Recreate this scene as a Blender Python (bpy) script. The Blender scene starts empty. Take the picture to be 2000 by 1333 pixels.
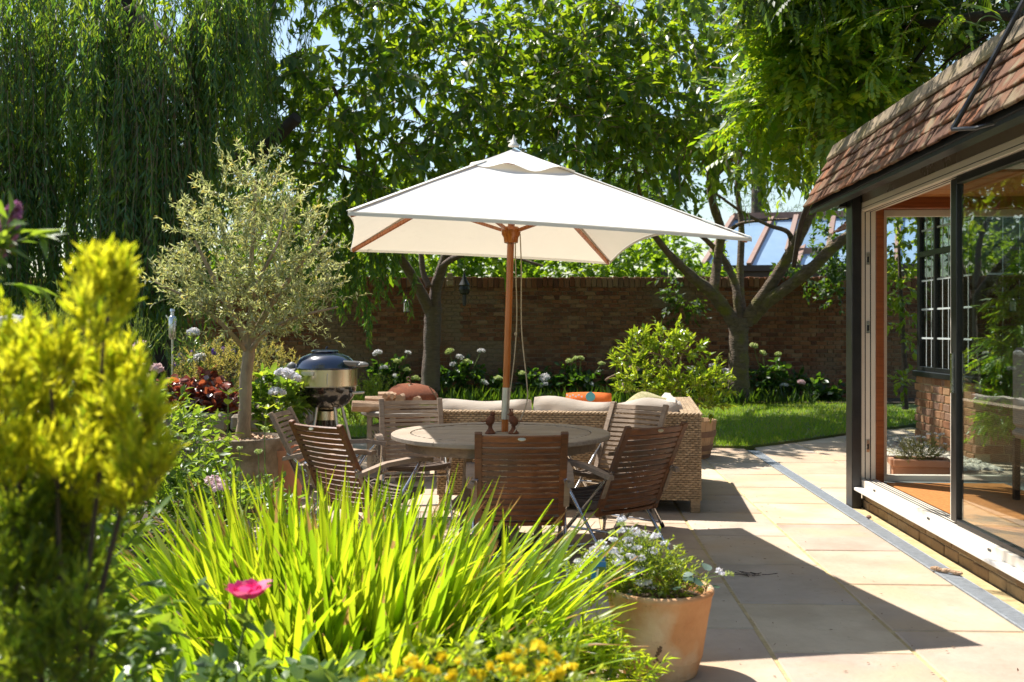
import bpy, math, random
import numpy as np
from mathutils import Vector, Matrix
random.seed(7); rng = np.random.default_rng(7)
sc = bpy.context.scene
COL = sc.collection
R = math.radians

# ------------------------------------------------------------------ camera, sky, sun, exposure
EYE, FPX, HZ = 1.45, 1944.0, 644.0
cam = bpy.data.cameras.new('camera'); cam_o = bpy.data.objects.new('camera', cam); COL.objects.link(cam_o)
cam.lens = 35; cam.sensor_width = 36; cam.shift_y = -0.01125
cam.clip_start = 0.05; cam.clip_end = 800
cam.dof.use_dof = True; cam.dof.focus_distance = 7.0; cam.dof.aperture_fstop = 3.2
cam_o.location = (0, 0, EYE); cam_o.rotation_euler = (R(90), 0, 0)
sc.camera = cam_o

SUN_EL, SUN_AZ = R(58.5), math.atan2(-0.345, 0.335)      # azimuth clockwise from +Y: far left of the view
w = bpy.data.worlds.new('World'); sc.world = w; w.use_nodes = True
nt = w.node_tree
bg = nt.nodes['Background']; sky = nt.nodes.new('ShaderNodeTexSky')
sky.sky_type = 'NISHITA'; sky.sun_disc = False
sky.sun_elevation = SUN_EL; sky.sun_rotation = SUN_AZ % (2*math.pi)
sky.air_density = 1.3; sky.dust_density = 1.0; sky.ozone_density = 1.5
nt.links.new(sky.outputs[0], bg.inputs[0]); bg.inputs[1].default_value = 0.10
sun = bpy.data.lights.new('sun', 'SUN'); sun.energy = 5.0; sun.angle = R(0.55); sun.color = (1.0, 0.955, 0.88)
sun_o = bpy.data.objects.new('sun', sun); COL.objects.link(sun_o)
sd = Vector((math.sin(SUN_AZ)*math.cos(SUN_EL), math.cos(SUN_AZ)*math.cos(SUN_EL), math.sin(SUN_EL)))
sun_o.location = sd*60; sun_o.rotation_euler = sd.to_track_quat('Z', 'Y').to_euler()
vs = sc.view_settings
vs.view_transform = 'Standard'; vs.look = 'None'; vs.gamma = 1; vs.use_curve_mapping = False; vs.exposure = 0.84
sc.cycles.max_bounces = 7; sc.cycles.transparent_max_bounces = 12; sc.cycles.use_denoising = True
sc.cycles.diffuse_bounces = 3; sc.cycles.transmission_bounces = 5; sc.cycles.sample_clamp_indirect = 6
sc.cycles.caustics_reflective = False; sc.cycles.caustics_refractive = False

# ------------------------------------------------------------------ helpers
def at(px, py, Y):                       # point at depth Y seen at photo pixel (px, py)
    return Vector(((px-1000)/FPX*Y, Y, EYE+(HZ-py)/FPX*Y))
def gnd(px, py, z=0.0):
    return at(px, py, (EYE-z)*FPX/(py-HZ))
BROT = -math.atan2(0.0504, 0.9987)       # the garden room runs a little to the right of the view axis
def bw(v, u, z=0.0):
    return Vector((v*.9987+u*.0504, -v*.0504+u*.9987, z))

PINV = {}
def link(o, parent=None):
    COL.objects.link(o)
    if parent is not None:
        o.parent = parent
        if parent.name in PINV: o.matrix_parent_inverse = PINV[parent.name]
    return o
def tag(o, label=None, cat=None, group=None, kind=None):
    if label: o['label'] = label
    if cat: o['category'] = cat
    if group: o['group'] = group
    if kind: o['kind'] = kind
    return o
def thing(name, label, cat, loc=(0, 0, 0), group=None):
    o = bpy.data.objects.new(name, None); COL.objects.link(o)
    o.empty_display_size = .1; o.location = loc
    PINV[o.name] = Matrix.Translation(loc).inverted()
    return tag(o, label, cat, group)
def copy_tree(o, parent=None):
    c = o.copy(); COL.objects.link(c)
    if parent is not None: c.parent = parent
    for ch in list(o.children): copy_tree(ch, c)
    return c

class MB:
    def __init__(s): s.v = []; s.f = []; s.m = []; s.cur = 0
    def add(s, vs, fs):
        b = len(s.v); s.v += [tuple(v) for v in vs]
        s.f += [tuple(i+b for i in f) for f in fs]; s.m += [s.cur]*len(fs); return s
    def box(s, c, sz, rot=None):
        h = Vector(sz)/2; vs = []
        for x in (-1, 1):
            for y in (-1, 1):
                for z in (-1, 1):
                    p = Vector((x*h.x, y*h.y, z*h.z))
                    vs.append((rot @ p if rot else p)+Vector(c))
        return s.add(vs, [(0,1,3,2),(4,6,7,5),(0,4,5,1),(2,3,7,6),(0,2,6,4),(1,5,7,3)])
    def b2(s, x0, x1, y0, y1, z0, z1, rot=None):
        return s.box(((x0+x1)/2, (y0+y1)/2, (z0+z1)/2), (x1-x0, y1-y0, z1-z0), rot)
    def cbox(s, c, sz, b, rot=None, jit=0):
        h = [x/2 for x in sz]; vs = []; c = Vector(c)
        for ix in (-1, 1):
            for iy in (-1, 1):
                for iz in (-1, 1):
                    j = [random.uniform(-jit, jit) for _ in range(3)]
                    for k in range(3):
                        p = Vector([sg*(hh-(0 if k == a else b))+jj for a, (sg, hh, jj) in enumerate(zip((ix,iy,iz), h, j))])
                        vs.append((rot @ p if rot else p)+c)
        I = lambda x, y, z, k: ((x*2+y)*2+z)*3+k
        fs = []
        for a in (0, 1):
            q = [(0,0),(0,1),(1,1),(1,0)]
            fs.append([I(a,y,z,0) for y, z in q]); fs.append([I(x,a,z,1) for x, z in q]); fs.append([I(x,y,a,2) for x, y in q])
        for a in (0, 1):
            for e in (0, 1):
                fs.append([I(a,e,0,0), I(a,e,1,0), I(a,e,1,1), I(a,e,0,1)])
                fs.append([I(a,0,e,0), I(a,1,e,0), I(a,1,e,2), I(a,0,e,2)])
                fs.append([I(0,a,e,1), I(1,a,e,1), I(1,a,e,2), I(0,a,e,2)])
        for x in (0,1):
            for y in (0,1):
                for z in (0,1): fs.append([I(x,y,z,0), I(x,y,z,1), I(x,y,z,2)])
        return s.add(vs, fs)
    def bar(s, p, q, wd, ht, up=(0, 0, 1), b=0):
        p = Vector(p); q = Vector(q); y = (q-p); L = y.length; y.normalize()
        x = y.cross(Vector(up))
        if x.length < 1e-4: x = y.cross(Vector((0, 1, 0)))
        x.normalize(); z = x.cross(y)
        rot = Matrix((x, y, z)).transposed()
        return s.cbox((p+q)/2, (wd, L, ht), b, rot) if b else s.box((p+q)/2, (wd, L, ht), rot)
    def tube(s, pts, rad, n=8, cap=True):
        pts = [Vector(p) for p in pts]; k = len(pts)
        if not hasattr(rad, '__len__'): rad = [rad]*k
        vs = []; prev = None
        for i, p in enumerate(pts):
            t = (pts[min(i+1, k-1)]-pts[max(i-1, 0)]).normalized()
            if prev is None:
                a = Vector((0, 0, 1)) if abs(t.z) < .9 else Vector((1, 0, 0))
                x = t.cross(a).normalized()
            else:
                x = (prev-t*prev.dot(t)).normalized()
            prev = x; y = t.cross(x)
            for j in range(n):
                a = 2*math.pi*j/n
                vs.append(p+(x*math.cos(a)+y*math.sin(a))*rad[i])
        fs = [(i*n+j, i*n+(j+1) % n, (i+1)*n+(j+1) % n, (i+1)*n+j) for i in range(k-1) for j in range(n)]
        if cap: fs += [tuple(range(n-1, -1, -1)), tuple(range((k-1)*n, k*n))]
        return s.add(vs, fs)
    def lathe(s, prof, c=(0, 0, 0), n=24, a0=0, a1=2*math.pi, rot=None, sc2=(1, 1)):
        full = abs(a1-a0-2*math.pi) < 1e-6; m = n if full else n+1; vs = []; c = Vector(c)
        for r, z in prof:
            for j in range(m):
                a = a0+(a1-a0)*j/n
                p = Vector((r*math.cos(a)*sc2[0], r*math.sin(a)*sc2[1], z))
                vs.append((rot @ p if rot else p)+c)
        fs = []
        for i in range(len(prof)-1):
            for j in range(n):
                j2 = (j+1) % m
                fs.append((i*m+j, i*m+j2, (i+1)*m+j2, (i+1)*m+j))
        return s.add(vs, fs)
    def grid(s, fn, nu, nv):
        vs = [fn(i/nu, j/nv) for i in range(nu+1) for j in range(nv+1)]
        return s.add(vs, [(i*(nv+1)+j, (i+1)*(nv+1)+j, (i+1)*(nv+1)+j+1, i*(nv+1)+j+1) for i in range(nu) for j in range(nv)])
    def mesh(s, name, mats, smooth=False):
        me = bpy.data.meshes.new(name); me.from_pydata(s.v, [], s.f)
        mats = mats if isinstance(mats, (list, tuple)) else [mats]
        for m in mats: me.materials.append(m)
        if len(mats) > 1: me.polygons.foreach_set('material_index', s.m)
        if smooth:
            me.polygons.foreach_set('use_smooth', [True]*len(s.f))
            me.set_sharp_from_angle(angle=R(smooth if smooth is not True else 40))
        me.update(); return me
    def build(s, name, mats, parent=None, smooth=False):
        return link(bpy.data.objects.new(name, s.mesh(name, mats, smooth)), parent)

def np_mesh(name, V, F, mat, smooth=False, att=None):
    me = bpy.data.meshes.new(name); n, k = F.shape
    me.vertices.add(len(V)); me.vertices.foreach_set('co', np.ascontiguousarray(V, dtype=np.float32).ravel())
    me.loops.add(n*k); me.loops.foreach_set('vertex_index', np.ascontiguousarray(F, dtype=np.int32).ravel())
    me.polygons.add(n); me.polygons.foreach_set('loop_start', np.arange(0, n*k, k, dtype=np.int32))
    if smooth: me.polygons.foreach_set('use_smooth', np.ones(n, dtype=bool))
    for m in (mat if isinstance(mat, (list, tuple)) else [mat]): me.materials.append(m)
    for k_, v_ in (att or {}).items(): me.attributes.new(k_, 'FLOAT', 'POINT').data.foreach_set('value', np.ascontiguousarray(v_, dtype=np.float32))
    me.update(calc_edges=True); return me
def np_obj(name, V, F, mat, parent=None, kind=None, smooth=False, att=None):
    o = link(bpy.data.objects.new(name, np_mesh(name, V, F, mat, smooth, att)), parent)
    if kind: o['kind'] = kind
    return o
def norm(a): return a/np.maximum(np.linalg.norm(a, axis=-1, keepdims=True), 1e-9)
def frames(D, N, L, W):                  # columns: width, length, normal
    Y = norm(D); X = norm(np.cross(Y, N)); Z = np.cross(X, Y)
    return np.stack([X*W[:, None], Y*L[:, None], Z*L[:, None]], axis=2)
def joined(var, M, T):
    Vs, Fs, b = [], [], 0; ch = rng.integers(0, len(var), len(T))
    for k, (v, f) in enumerate(var):
        idx = np.nonzero(ch == k)[0]
        if not len(idx): continue
        P = np.einsum('nij,vj->nvi', M[idx], v)+T[idx][:, None, :]
        Fs.append((f[None]+(np.arange(len(idx))*len(v))[:, None, None]+b).reshape(-1, f.shape[1]))
        Vs.append(P.reshape(-1, 3)); b += len(idx)*len(v)
    return np.concatenate(Vs), np.concatenate(Fs)
def foliage(parent, var, M, T, mat, nparts=0, part='leaf', mass='foliage', key=None):
    """nparts leaves that show largest become parts; the rest is one mass"""
    n = len(T)
    if nparts:
        if key is None:
            sx = T[:, 0]/T[:, 1]; sy = (T[:, 2]-EYE)/T[:, 1]
            vis = (np.abs(sx) < .5) & (sy < .325) & (sy > -.345)
            key = np.linalg.norm(T, axis=1)+np.where(vis, 0, 1000)
        order = np.argsort(key); pick = order[:nparts]; rest = order[nparts:]
        mes = [np_mesh(part, v, f, mat, True) for v, f in var]
        for i in pick:
            o = bpy.data.objects.new(part, mes[int(rng.integers(len(mes)))])
            m4 = Matrix([list(M[i][r])+[T[i][r]] for r in range(3)]+[[0, 0, 0, 1]])
            link(o, parent); o.matrix_basis = m4
    else:
        rest = np.arange(n)
    if len(rest):
        V, F = joined(var, M[rest], T[rest])
        return np_obj(mass, V, F, mat, parent, 'stuff', True)
LEAF4 = [(np.array([[0,0,0],[-.5,.42,.09],[0,1,-.06],[.5,.42,.09]]), np.array([[0,2,1],[0,3,2]]))]
def leaf5(d):
    return (np.array([[0,0,0],[-.5,.4,.02],[.5,.4,.02],[0,.5,-.10*d],[0,1,-.30*d]]), np.array([[0,3,1],[0,2,3],[1,3,4],[3,2,4]]))
LEAF5 = [leaf5(.4), leaf5(.8), leaf5(1.2)]
def ovalleaf(d):                         # 8 triangles, rounder outline
    v = [[0,0,0]]+[[sx*wd, y, .03-d*y*y*.3] for y, wd in ((.2,.33),(.5,.5),(.8,.3)) for sx in (-1, 1)]+[[0,1,-d*.3]]+[[0,.2,-.02-d*.01],[0,.5,-.04-d*.07],[0,.8,-.04-d*.19]]
    f = [[0,8,1],[0,2,8],[1,8,9],[1,9,3],[8,2,4],[8,4,9],[3,9,10],[3,10,5],[9,4,6],[9,6,10],[5,10,7],[10,6,7]]
    return (np.array(v), np.array(f))
OVAL = [ovalleaf(.2), ovalleaf(.7), ovalleaf(1.2)]
def tubes(P, r, n=3):                    # many thin polylines at once: P (m,k,3), r (m,k)
    m, k, _ = P.shape
    t = norm(np.gradient(P, axis=1)); a = np.array([.31, .87, .38]); x = norm(np.cross(t, a)); y = np.cross(t, x)
    ang = np.arange(n)*2*np.pi/n
    V = P[:, :, None, :]+(x[:, :, None, :]*np.cos(ang)[:, None]+y[:, :, None, :]*np.sin(ang)[:, None])*r[:, :, None, None]
    base = (np.arange(m)*k*n)[:, None, None]; i = (np.arange(k-1)*n)[None, :, None]; j = np.arange(n)[None, None, :]; j2 = (j+1) % n
    F = np.stack([base+i+j, base+i+j2, base+i+n+j2, base+i+n+j], axis=-1).reshape(-1, 4)
    return V.reshape(-1, 3), F
def rdir(n, up=0.0):
    v = rng.normal(size=(n, 3)); v[:, 2] += up; return norm(v)
def smoothpath(pts, n):
    """Catmull-Rom through points with radius: pts [(x,y,z,r)]"""
    p = np.array(pts, float); p = np.vstack([2*p[0]-p[1], p, 2*p[-1]-p[-2]]); out = []
    for i in range(1, len(p)-2):
        for t in np.linspace(0, 1, n, endpoint=False):
            a, b, c, d = p[i-1], p[i], p[i+1], p[i+2]
            out.append(.5*(2*b+(c-a)*t+(2*a-5*b+4*c-d)*t*t+(3*b-a-3*c+d)*t**3))
    out.append(p[-2]); out = np.array(out)
    return [tuple(o[:3]) for o in out], [max(.002, o[3]) for o in out]

# ------------------------------------------------------------------ materials
def nodes(name):
    m = bpy.data.materials.new(name); m.use_nodes = True; t = m.node_tree
    return m, t, t.nodes['Principled BSDF'], t.nodes['Material Output']
def ramp(t, cols, pos=None):
    r = t.nodes.new('ShaderNodeValToRGB'); el = r.color_ramp.elements
    n = len(cols); pos = pos or [i/(n-1) for i in range(n)]
    while len(el) < n: el.new(.5)
    for e, c, p in zip(el, cols, pos): e.position = p; e.color = (*c, 1)
    return r
def randval(t):                          # per object and per loose piece
    g = t.nodes.new('ShaderNodeNewGeometry'); oi = t.nodes.new('ShaderNodeObjectInfo')
    a = t.nodes.new('ShaderNodeMath'); a.operation = 'ADD'; f = t.nodes.new('ShaderNodeMath'); f.operation = 'FRACT'
    t.links.new(g.outputs['Random Per Island'], a.inputs[0]); t.links.new(oi.outputs['Random'], a.inputs[1])
    t.links.new(a.outputs[0], f.inputs[0]); return f.outputs[0]
def pm(name, c1, c2, scale=6, rough=.6, bump=.25, bscale=None, rnd=0.0, metal=0.0, stretch=(1,1,1), spec=.5, cols=None, det=6, patch=0, patchcol=None, coat=0, sheen=0, transl=None, bd=.01, speck=0, speckcol=None):
    m, t, p, out = nodes(name); L = t.links.new
    tc = t.nodes.new('ShaderNodeTexCoord'); mp = t.nodes.new('ShaderNodeMapping'); mp.inputs['Scale'].default_value = stretch
    rv = randval(t); cmb = t.nodes.new('ShaderNodeMath'); cmb.operation = 'MULTIPLY'; cmb.inputs[1].default_value = 23.0
    L(rv, cmb.inputs[0]); L(cmb.outputs[0], mp.inputs['Location']); L(tc.outputs['Object'], mp.inputs['Vector'])
    n1 = t.nodes.new('ShaderNodeTexNoise'); n1.inputs['Scale'].default_value = scale; n1.inputs['Detail'].default_value = det; n1.inputs['Roughness'].default_value = .62
    L(mp.outputs[0], n1.inputs['Vector'])
    rp = ramp(t, [c1, c2], [.3, .7]); L(n1.outputs['Fac'], rp.inputs[0]); col = rp.outputs[0]
    if cols:                             # whole-piece colours, grain multiplied in
        r2 = ramp(t, cols); r2.color_ramp.interpolation = 'LINEAR'; L(rv, r2.inputs[0])
        mx = t.nodes.new('ShaderNodeMixRGB'); mx.blend_type = 'MULTIPLY'; mx.inputs[0].default_value = 1
        L(r2.outputs[0], mx.inputs[1]); L(col, mx.inputs[2]); col = mx.outputs[0]
    if rnd:
        hs = t.nodes.new('ShaderNodeHueSaturation'); mr = t.nodes.new('ShaderNodeMapRange')
        mr.inputs[3].default_value = 1-rnd; mr.inputs[4].default_value = 1+rnd; L(rv, mr.inputs[0]); L(mr.outputs[0], hs.inputs['Value'])
        L(col, hs.inputs['Color']); col = hs.outputs[0]
    if patch:
        n3 = t.nodes.new('ShaderNodeTexNoise'); n3.inputs['Scale'].default_value = patch; n3.inputs['Detail'].default_value = 5; L(tc.outputs['Object'], n3.inputs['Vector'])
        r3 = ramp(t, [(0,0,0),(1,1,1)], [.5, .68]); L(n3.outputs['Fac'], r3.inputs[0])
        mx = t.nodes.new('ShaderNodeMixRGB'); L(r3.outputs[0], mx.inputs[0]); L(col, mx.inputs[1]); mx.inputs[2].default_value = (*patchcol, 1); col = mx.outputs[0]
    if speck:
        n4 = t.nodes.new('ShaderNodeTexNoise'); n4.inputs['Scale'].default_value = speck; n4.inputs['Detail'].default_value = 8; n4.inputs['Roughness'].default_value = .75; L(tc.outputs['Object'], n4.inputs['Vector'])
        r4 = ramp(t, [(0,0,0),(.75,.75,.75)], [.58, .72]); L(n4.outputs['Fac'], r4.inputs[0])
        mx = t.nodes.new('ShaderNodeMixRGB'); L(r4.outputs[0], mx.inputs[0]); L(col, mx.inputs[1]); mx.inputs[2].default_value = (*speckcol, 1); col = mx.outputs[0]
    L(col, p.inputs['Base Color'])
    p.inputs['Metallic'].default_value = metal; p.inputs['Specular IOR Level'].default_value = spec; p.inputs['Coat Weight'].default_value = coat
    if sheen: p.inputs['Sheen Weight'].default_value = sheen
    mr = t.nodes.new('ShaderNodeMapRange'); mr.inputs[3].default_value = max(.02, rough-.12); mr.inputs[4].default_value = min(1, rough+.12)
    L(n1.outputs['Fac'], mr.inputs[0]); L(mr.outputs[0], p.inputs['Roughness'])
    if bump:
        n2 = t.nodes.new('ShaderNodeTexNoise'); n2.inputs['Scale'].default_value = bscale or scale*5; n2.inputs['Detail'].default_value = 5
        L(mp.outputs[0], n2.inputs['Vector']); b = t.nodes.new('ShaderNodeBump'); b.inputs['Strength'].default_value = bump; b.inputs['Distance'].default_value = bd
        L(n2.outputs['Fac'], b.inputs['Height']); L(b.outputs[0], p.inputs['Normal'])
    if transl:
        tb = t.nodes.new('ShaderNodeBsdfTranslucent'); tb.inputs[0].default_value = (*transl[1], 1); ms = t.nodes.new('ShaderNodeMixShader'); ms.inputs[0].default_value = transl[0]
        L(p.outputs[0], ms.inputs[1]); L(tb.outputs[0], ms.inputs[2]); L(ms.outputs[0], out.inputs[0])
    return m
def leafmat(name, cols, tcols=None, fac=.45, rough=.42, spec=.5, pos=None, blade=False):
    """leaf: glossy-ish face plus light coming through; colour differs leaf by leaf"""
    m, t, p, out = nodes(name); L = t.links.new; rv = randval(t)
    r1 = ramp(t, cols, pos); L(rv, r1.inputs[0]); L(r1.outputs[0], p.inputs['Base Color'])
    p.inputs['Roughness'].default_value = rough; p.inputs['Specular IOR Level'].default_value = spec
    r2 = ramp(t, tcols or [(min(1, c[0]*2.6+.03), min(1, c[1]*2.3), c[2]*.7) for c in cols], pos); L(rv, r2.inputs[0])
    tb = t.nodes.new('ShaderNodeBsdfTranslucent'); L(r2.outputs[0], tb.inputs[0])
    if blade:                            # veins along the blade, scorched tips, blotches
        al = t.nodes.new('ShaderNodeAttribute'); al.attribute_name = 'along'; ac = t.nodes.new('ShaderNodeAttribute'); ac.attribute_name = 'across'
        def mth(op, a, b):
            q = t.nodes.new('ShaderNodeMath'); q.operation = op
            for i, x in enumerate((a, b)):
                if isinstance(x, (int, float)): q.inputs[i].default_value = x
                else: L(x, q.inputs[i])
            return q.outputs[0]
        vein = mth('MULTIPLY_ADD', mth('SINE', mth('MULTIPLY', ac.outputs['Fac'], 16.0), 0), .10); vein.node.inputs[2].default_value = .92
        nz = t.nodes.new('ShaderNodeTexNoise'); nz.inputs['Scale'].default_value = 14; nz.inputs['Detail'].default_value = 4; gp = t.nodes.new('ShaderNodeNewGeometry'); L(gp.outputs['Position'], nz.inputs['Vector'])
        tip = mth('ADD', al.outputs['Fac'], mth('MULTIPLY', mth('SUBTRACT', mth('ADD', nz.outputs['Fac'], mth('MULTIPLY', rv, .5)), .8), .55))
        rt_ = ramp(t, [(0,0,0),(1,1,1)], [.99, 1.12]); L(tip, rt_.inputs[0])
        for rr_, sock in ((r1, p.inputs['Base Color']), (r2, tb.inputs[0])):
            mv = t.nodes.new('ShaderNodeMixRGB'); mv.blend_type = 'MULTIPLY'; mv.inputs[0].default_value = 1; L(rr_.outputs[0], mv.inputs[1]); L(vein, mv.inputs[2])
            mb = t.nodes.new('ShaderNodeMixRGB'); L(rt_.outputs[0], mb.inputs[0]); L(mv.outputs[0], mb.inputs[1]); mb.inputs[2].default_value = (.42, .25, .08, 1); L(mb.outputs[0], sock)
    ms = t.nodes.new('ShaderNodeMixShader'); ms.inputs[0].default_value = fac
    L(p.outputs[0], ms.inputs[1]); L(tb.outputs[0], ms.inputs[2]); L(ms.outputs[0], out.inputs[0])
    return m
def glassmat(name, tint, ior=1.5):
    m, t, p, out = nodes(name); L = t.links.new; t.nodes.remove(p)
    tr = t.nodes.new('ShaderNodeBsdfTransparent'); tr.inputs[0].default_value = (*tint, 1)
    gl = t.nodes.new('ShaderNodeBsdfGlossy'); gl.inputs['Roughness'].default_value = 0.0; gl.inputs[0].default_value = (.95, .97, .97, 1)
    fr = t.nodes.new('ShaderNodeFresnel'); 
    ge = t.nodes.new('ShaderNodeNewGeometry'); mr = t.nodes.new('ShaderNodeMapRange'); mr.inputs[3].default_value = ior; mr.inputs[4].default_value = 1/ior
    L(ge.outputs['Backfacing'], mr.inputs[0]); L(mr.outputs[0], fr.inputs[0])
    ms = t.nodes.new('ShaderNodeMixShader'); L(fr.outputs[0], ms.inputs[0]); L(tr.outputs[0], ms.inputs[1]); L(gl.outputs[0], ms.inputs[2]); L(ms.outputs[0], out.inputs[0])
    return m
M = {}
M['slab'] = pm('sandstone', (.72,.70,.68), (1,1,1), 2.6, .75, .4, 26, cols=[(.58,.46,.32),(.54,.39,.29),(.60,.50,.38),(.46,.35,.29),(.64,.52,.36),(.52,.44,.36),(.60,.44,.28)], rnd=.07, patch=1.3, patchcol=(.50,.37,.24), spec=.25, speck=9, speckcol=(.33,.25,.17))
M['mortar'] = pm('yellow mortar', (.40,.29,.13), (.60,.47,.25), 14, .9, .6, 90, speck=7, speckcol=(.16,.13,.06))
M['soil'] = pm('soil', (.035,.022,.013), (.09,.06,.035), 9, .95, .8, 40)
M['earth'] = pm('rough grass ground', (.03,.05,.012), (.07,.09,.02), 2, .95, .5, 30)
M['lawn'] = pm('lawn turf', (.05,.085,.015), (.12,.15,.03), 1.6, .9, .6, 40, patch=.9, patchcol=(.19,.17,.06))
M['drain'] = pm('galvanised grating', (.30,.33,.36), (.45,.48,.52), 20, .5, .15, 200, metal=.4)
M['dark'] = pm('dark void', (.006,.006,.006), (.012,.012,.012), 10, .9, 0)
M['wallbrick'] = pm('old wall brick', (.75,.7,.65), (1,1,1), 9, .88, .5, 50, cols=[(.20,.07,.035),(.25,.095,.045),(.12,.048,.03),(.28,.12,.057),(.21,.077,.037),(.27,.15,.085),(.155,.056,.032)], rnd=.2, patch=.5, patchcol=(.20,.14,.09), spec=.2)
M['wallmortar'] = pm('old wall mortar', (.20,.155,.11), (.33,.265,.19), 8, .95, .4, 60)
M['brick'] = pm('house brick', (.72,.7,.68), (1,1,1), 16, .85, .4, 80, cols=[(.42,.20,.10),(.34,.15,.08),(.47,.26,.14),(.30,.17,.12),(.45,.22,.10)], rnd=.10, spec=.2)
M['plinthbrick'] = pm('buff plinth brick', (.72,.7,.68), (1,1,1), 16, .85, .4, 80, cols=[(.42,.30,.17),(.34,.22,.13),(.46,.34,.2),(.30,.22,.15)], rnd=.10, spec=.2)
M['housemortar'] = pm('sandy mortar', (.5,.38,.22), (.62,.48,.3), 20, .95, .3, 90)
M['tile'] = pm('clay roof tile', (.6,.56,.52), (1,1,1), 14, .82, .5, 60, cols=[(.16,.070,.035),(.115,.053,.030),(.20,.085,.040),(.09,.046,.030),(.175,.09,.048),(.25,.096,.042),(.13,.066,.037)], rnd=.2, patch=9, patchcol=(.19,.14,.08), spec=.25)
M['captile'] = pm('weathered cap tile', (.12,.085,.05), (.27,.20,.12), 7, .85, .5, 50, patch=4, patchcol=(.22,.165,.07), rnd=.2)
M['black'] = pm('black paint', (.012,.012,.013), (.022,.021,.021), 9, .35, .08, 40)
M['fascia'] = pm('grey brown gloss paint', (.24,.20,.17), (.29,.245,.205), 3, .3, .05, 30)
M['cream'] = pm('cream aluminium', (.76,.68,.57), (.82,.74,.62), 4, .38, .03, 60)
M['white'] = pm('white cill', (.78,.76,.72), (.84,.82,.79), 4, .4, .05, 60, speck=12, speckcol=(.55,.5,.42))
M['rubber'] = pm('black gasket', (.01,.01,.01), (.02,.02,.02), 9, .5, 0)
M['redwood'] = pm('red stained timber', (.20,.05,.012), (.34,.10,.025), 5, .4, .1, 30, stretch=(1,1,12))
M['ceilwood'] = pm('orange timber boards', (.42,.15,.035), (.60,.25,.06), 4, .5, .1, 30, stretch=(10,1,1))
M['plaster'] = pm('white plaster', (.66,.64,.58), (.72,.70,.64), 3, .8, .05, 50)
M['floor'] = pm('grey stone floor', (.16,.18,.17), (.24,.26,.25), 3, .35, .05, 30)
M['coir'] = pm('coir mat', (.42,.15,.03), (.60,.24,.06), 40, .95, .9, 180)
M['glass'] = glassmat('door glass', (.86,.91,.88), 1.95)
M['pane'] = glassmat('window glass', (.93,.96,.95), 1.22)
M['leadglass'] = glassmat('leaded glass', (.55,.6,.6), 1.5)
M['lead'] = pm('lead came', (.6,.61,.62), (.72,.72,.72), 30, .5, 0)
M['teak'] = pm('oiled teak', (.08,.025,.008), (.215,.072,.02), 5, .5, .3, 20, stretch=(2,9,9), rnd=.28, patch=3, patchcol=(.085,.042,.02))
M['teakgrey'] = pm('weathered teak', (.22,.15,.10), (.37,.265,.185), 6, .7, .3, 25, stretch=(2,9,9), rnd=.15, patch=4, patchcol=(.30,.215,.15))
M['teakdark'] = pm('dark weathered teak', (.09,.062,.045), (.17,.12,.09), 6, .7, .3, 25, stretch=(2,9,9), rnd=.18)  # darker tone of the weathered teak, on the chair seats
M['tabletop'] = pm('silvered teak table', (.27,.21,.155), (.43,.35,.265), 6, .7, .3, 25, stretch=(1.5,10,10), rnd=.13, patch=3, patchcol=(.32,.25,.18))
M['steel'] = pm('brushed steel', (.52,.51,.5), (.68,.67,.66), 30, .25, 0, metal=1)
M['brass'] = pm('pale brass badge', (.6,.48,.3), (.7,.58,.38), 30, .35, 0, metal=.7)
M['polewood'] = pm('varnished pole', (.34,.085,.013), (.54,.165,.026), 5, .28, .06, 30, stretch=(9,9,.8), coat=.4)
M['canvas'] = pm('ivory canvas', (.80,.785,.73), (.85,.84,.79), 2.2, .85, .35, 5, bd=.03, speck=2.6, speckcol=(.70,.67,.60), transl=(.27, (.86,.76,.60)), patch=1.7, patchcol=(.78,.76,.70))
M['rope'] = pm('cord', (.42,.33,.22), (.55,.45,.32), 40, .9, .5, 300)
M['rust'] = pm('rusty iron', (.10,.035,.016), (.22,.075,.03), 30, .9, .5, 120)
M['wicker'] = pm('wicker strand', (.30,.20,.11), (.50,.36,.22), 20, .65, .1, 90, rnd=.22)
M['wickerdark'] = pm('wicker core', (.07,.045,.025), (.11,.075,.045), 20, .8, 0)
M['cushion'] = pm('cream cushion', (.52,.44,.36), (.58,.50,.42), 5, .95, .25, 120, sheen=.2)
M['orange'] = pm('orange fabric', (.72,.14,.02), (.82,.20,.03), 6, .95, .2, 150)
M['olivecush'] = pm('olive speckled fabric', (.34,.31,.12), (.62,.56,.34), 45, .95, .3, 200)
M['teal'] = pm('teal print', (.10,.38,.42), (.14,.45,.48), 8, .9, 0)
M['terracotta'] = pm('weathered terracotta', (.42,.16,.055), (.66,.35,.16), 2.6, .85, .4, 50, patch=3.6, patchcol=(.70,.54,.36), speck=16, speckcol=(.30,.17,.08))
M['terra2'] = pm('red terracotta', (.44,.19,.10), (.54,.27,.16), 6, .8, .2, 60)
M['enamel'] = pm('blue black enamel', (.004,.007,.022), (.006,.011,.032), 3, .14, 0, coat=1, spec=.8)
M['bowl'] = pm('black enamel', (.006,.006,.007), (.011,.010,.010), 3, .14, 0, coat=.8)
M['gold'] = pm('stainless ring', (.62,.52,.36), (.72,.62,.45), 20, .3, 0, metal=1, stretch=(1,1,.1))
M['plastic'] = pm('grey plastic', (.16,.15,.145), (.2,.19,.18), 8, .5, .1, 60)
M['alu'] = pm('aluminium leg', (.55,.5,.44), (.65,.6,.53), 30, .4, 0, metal=.8)
M['stone'] = pm('bed stone', (.6,.57,.52), (1,1,1), 8, .9, .7, 30, cols=[(.34,.27,.2),(.26,.21,.165),(.40,.33,.25),(.22,.18,.14)], rnd=.1)
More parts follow.
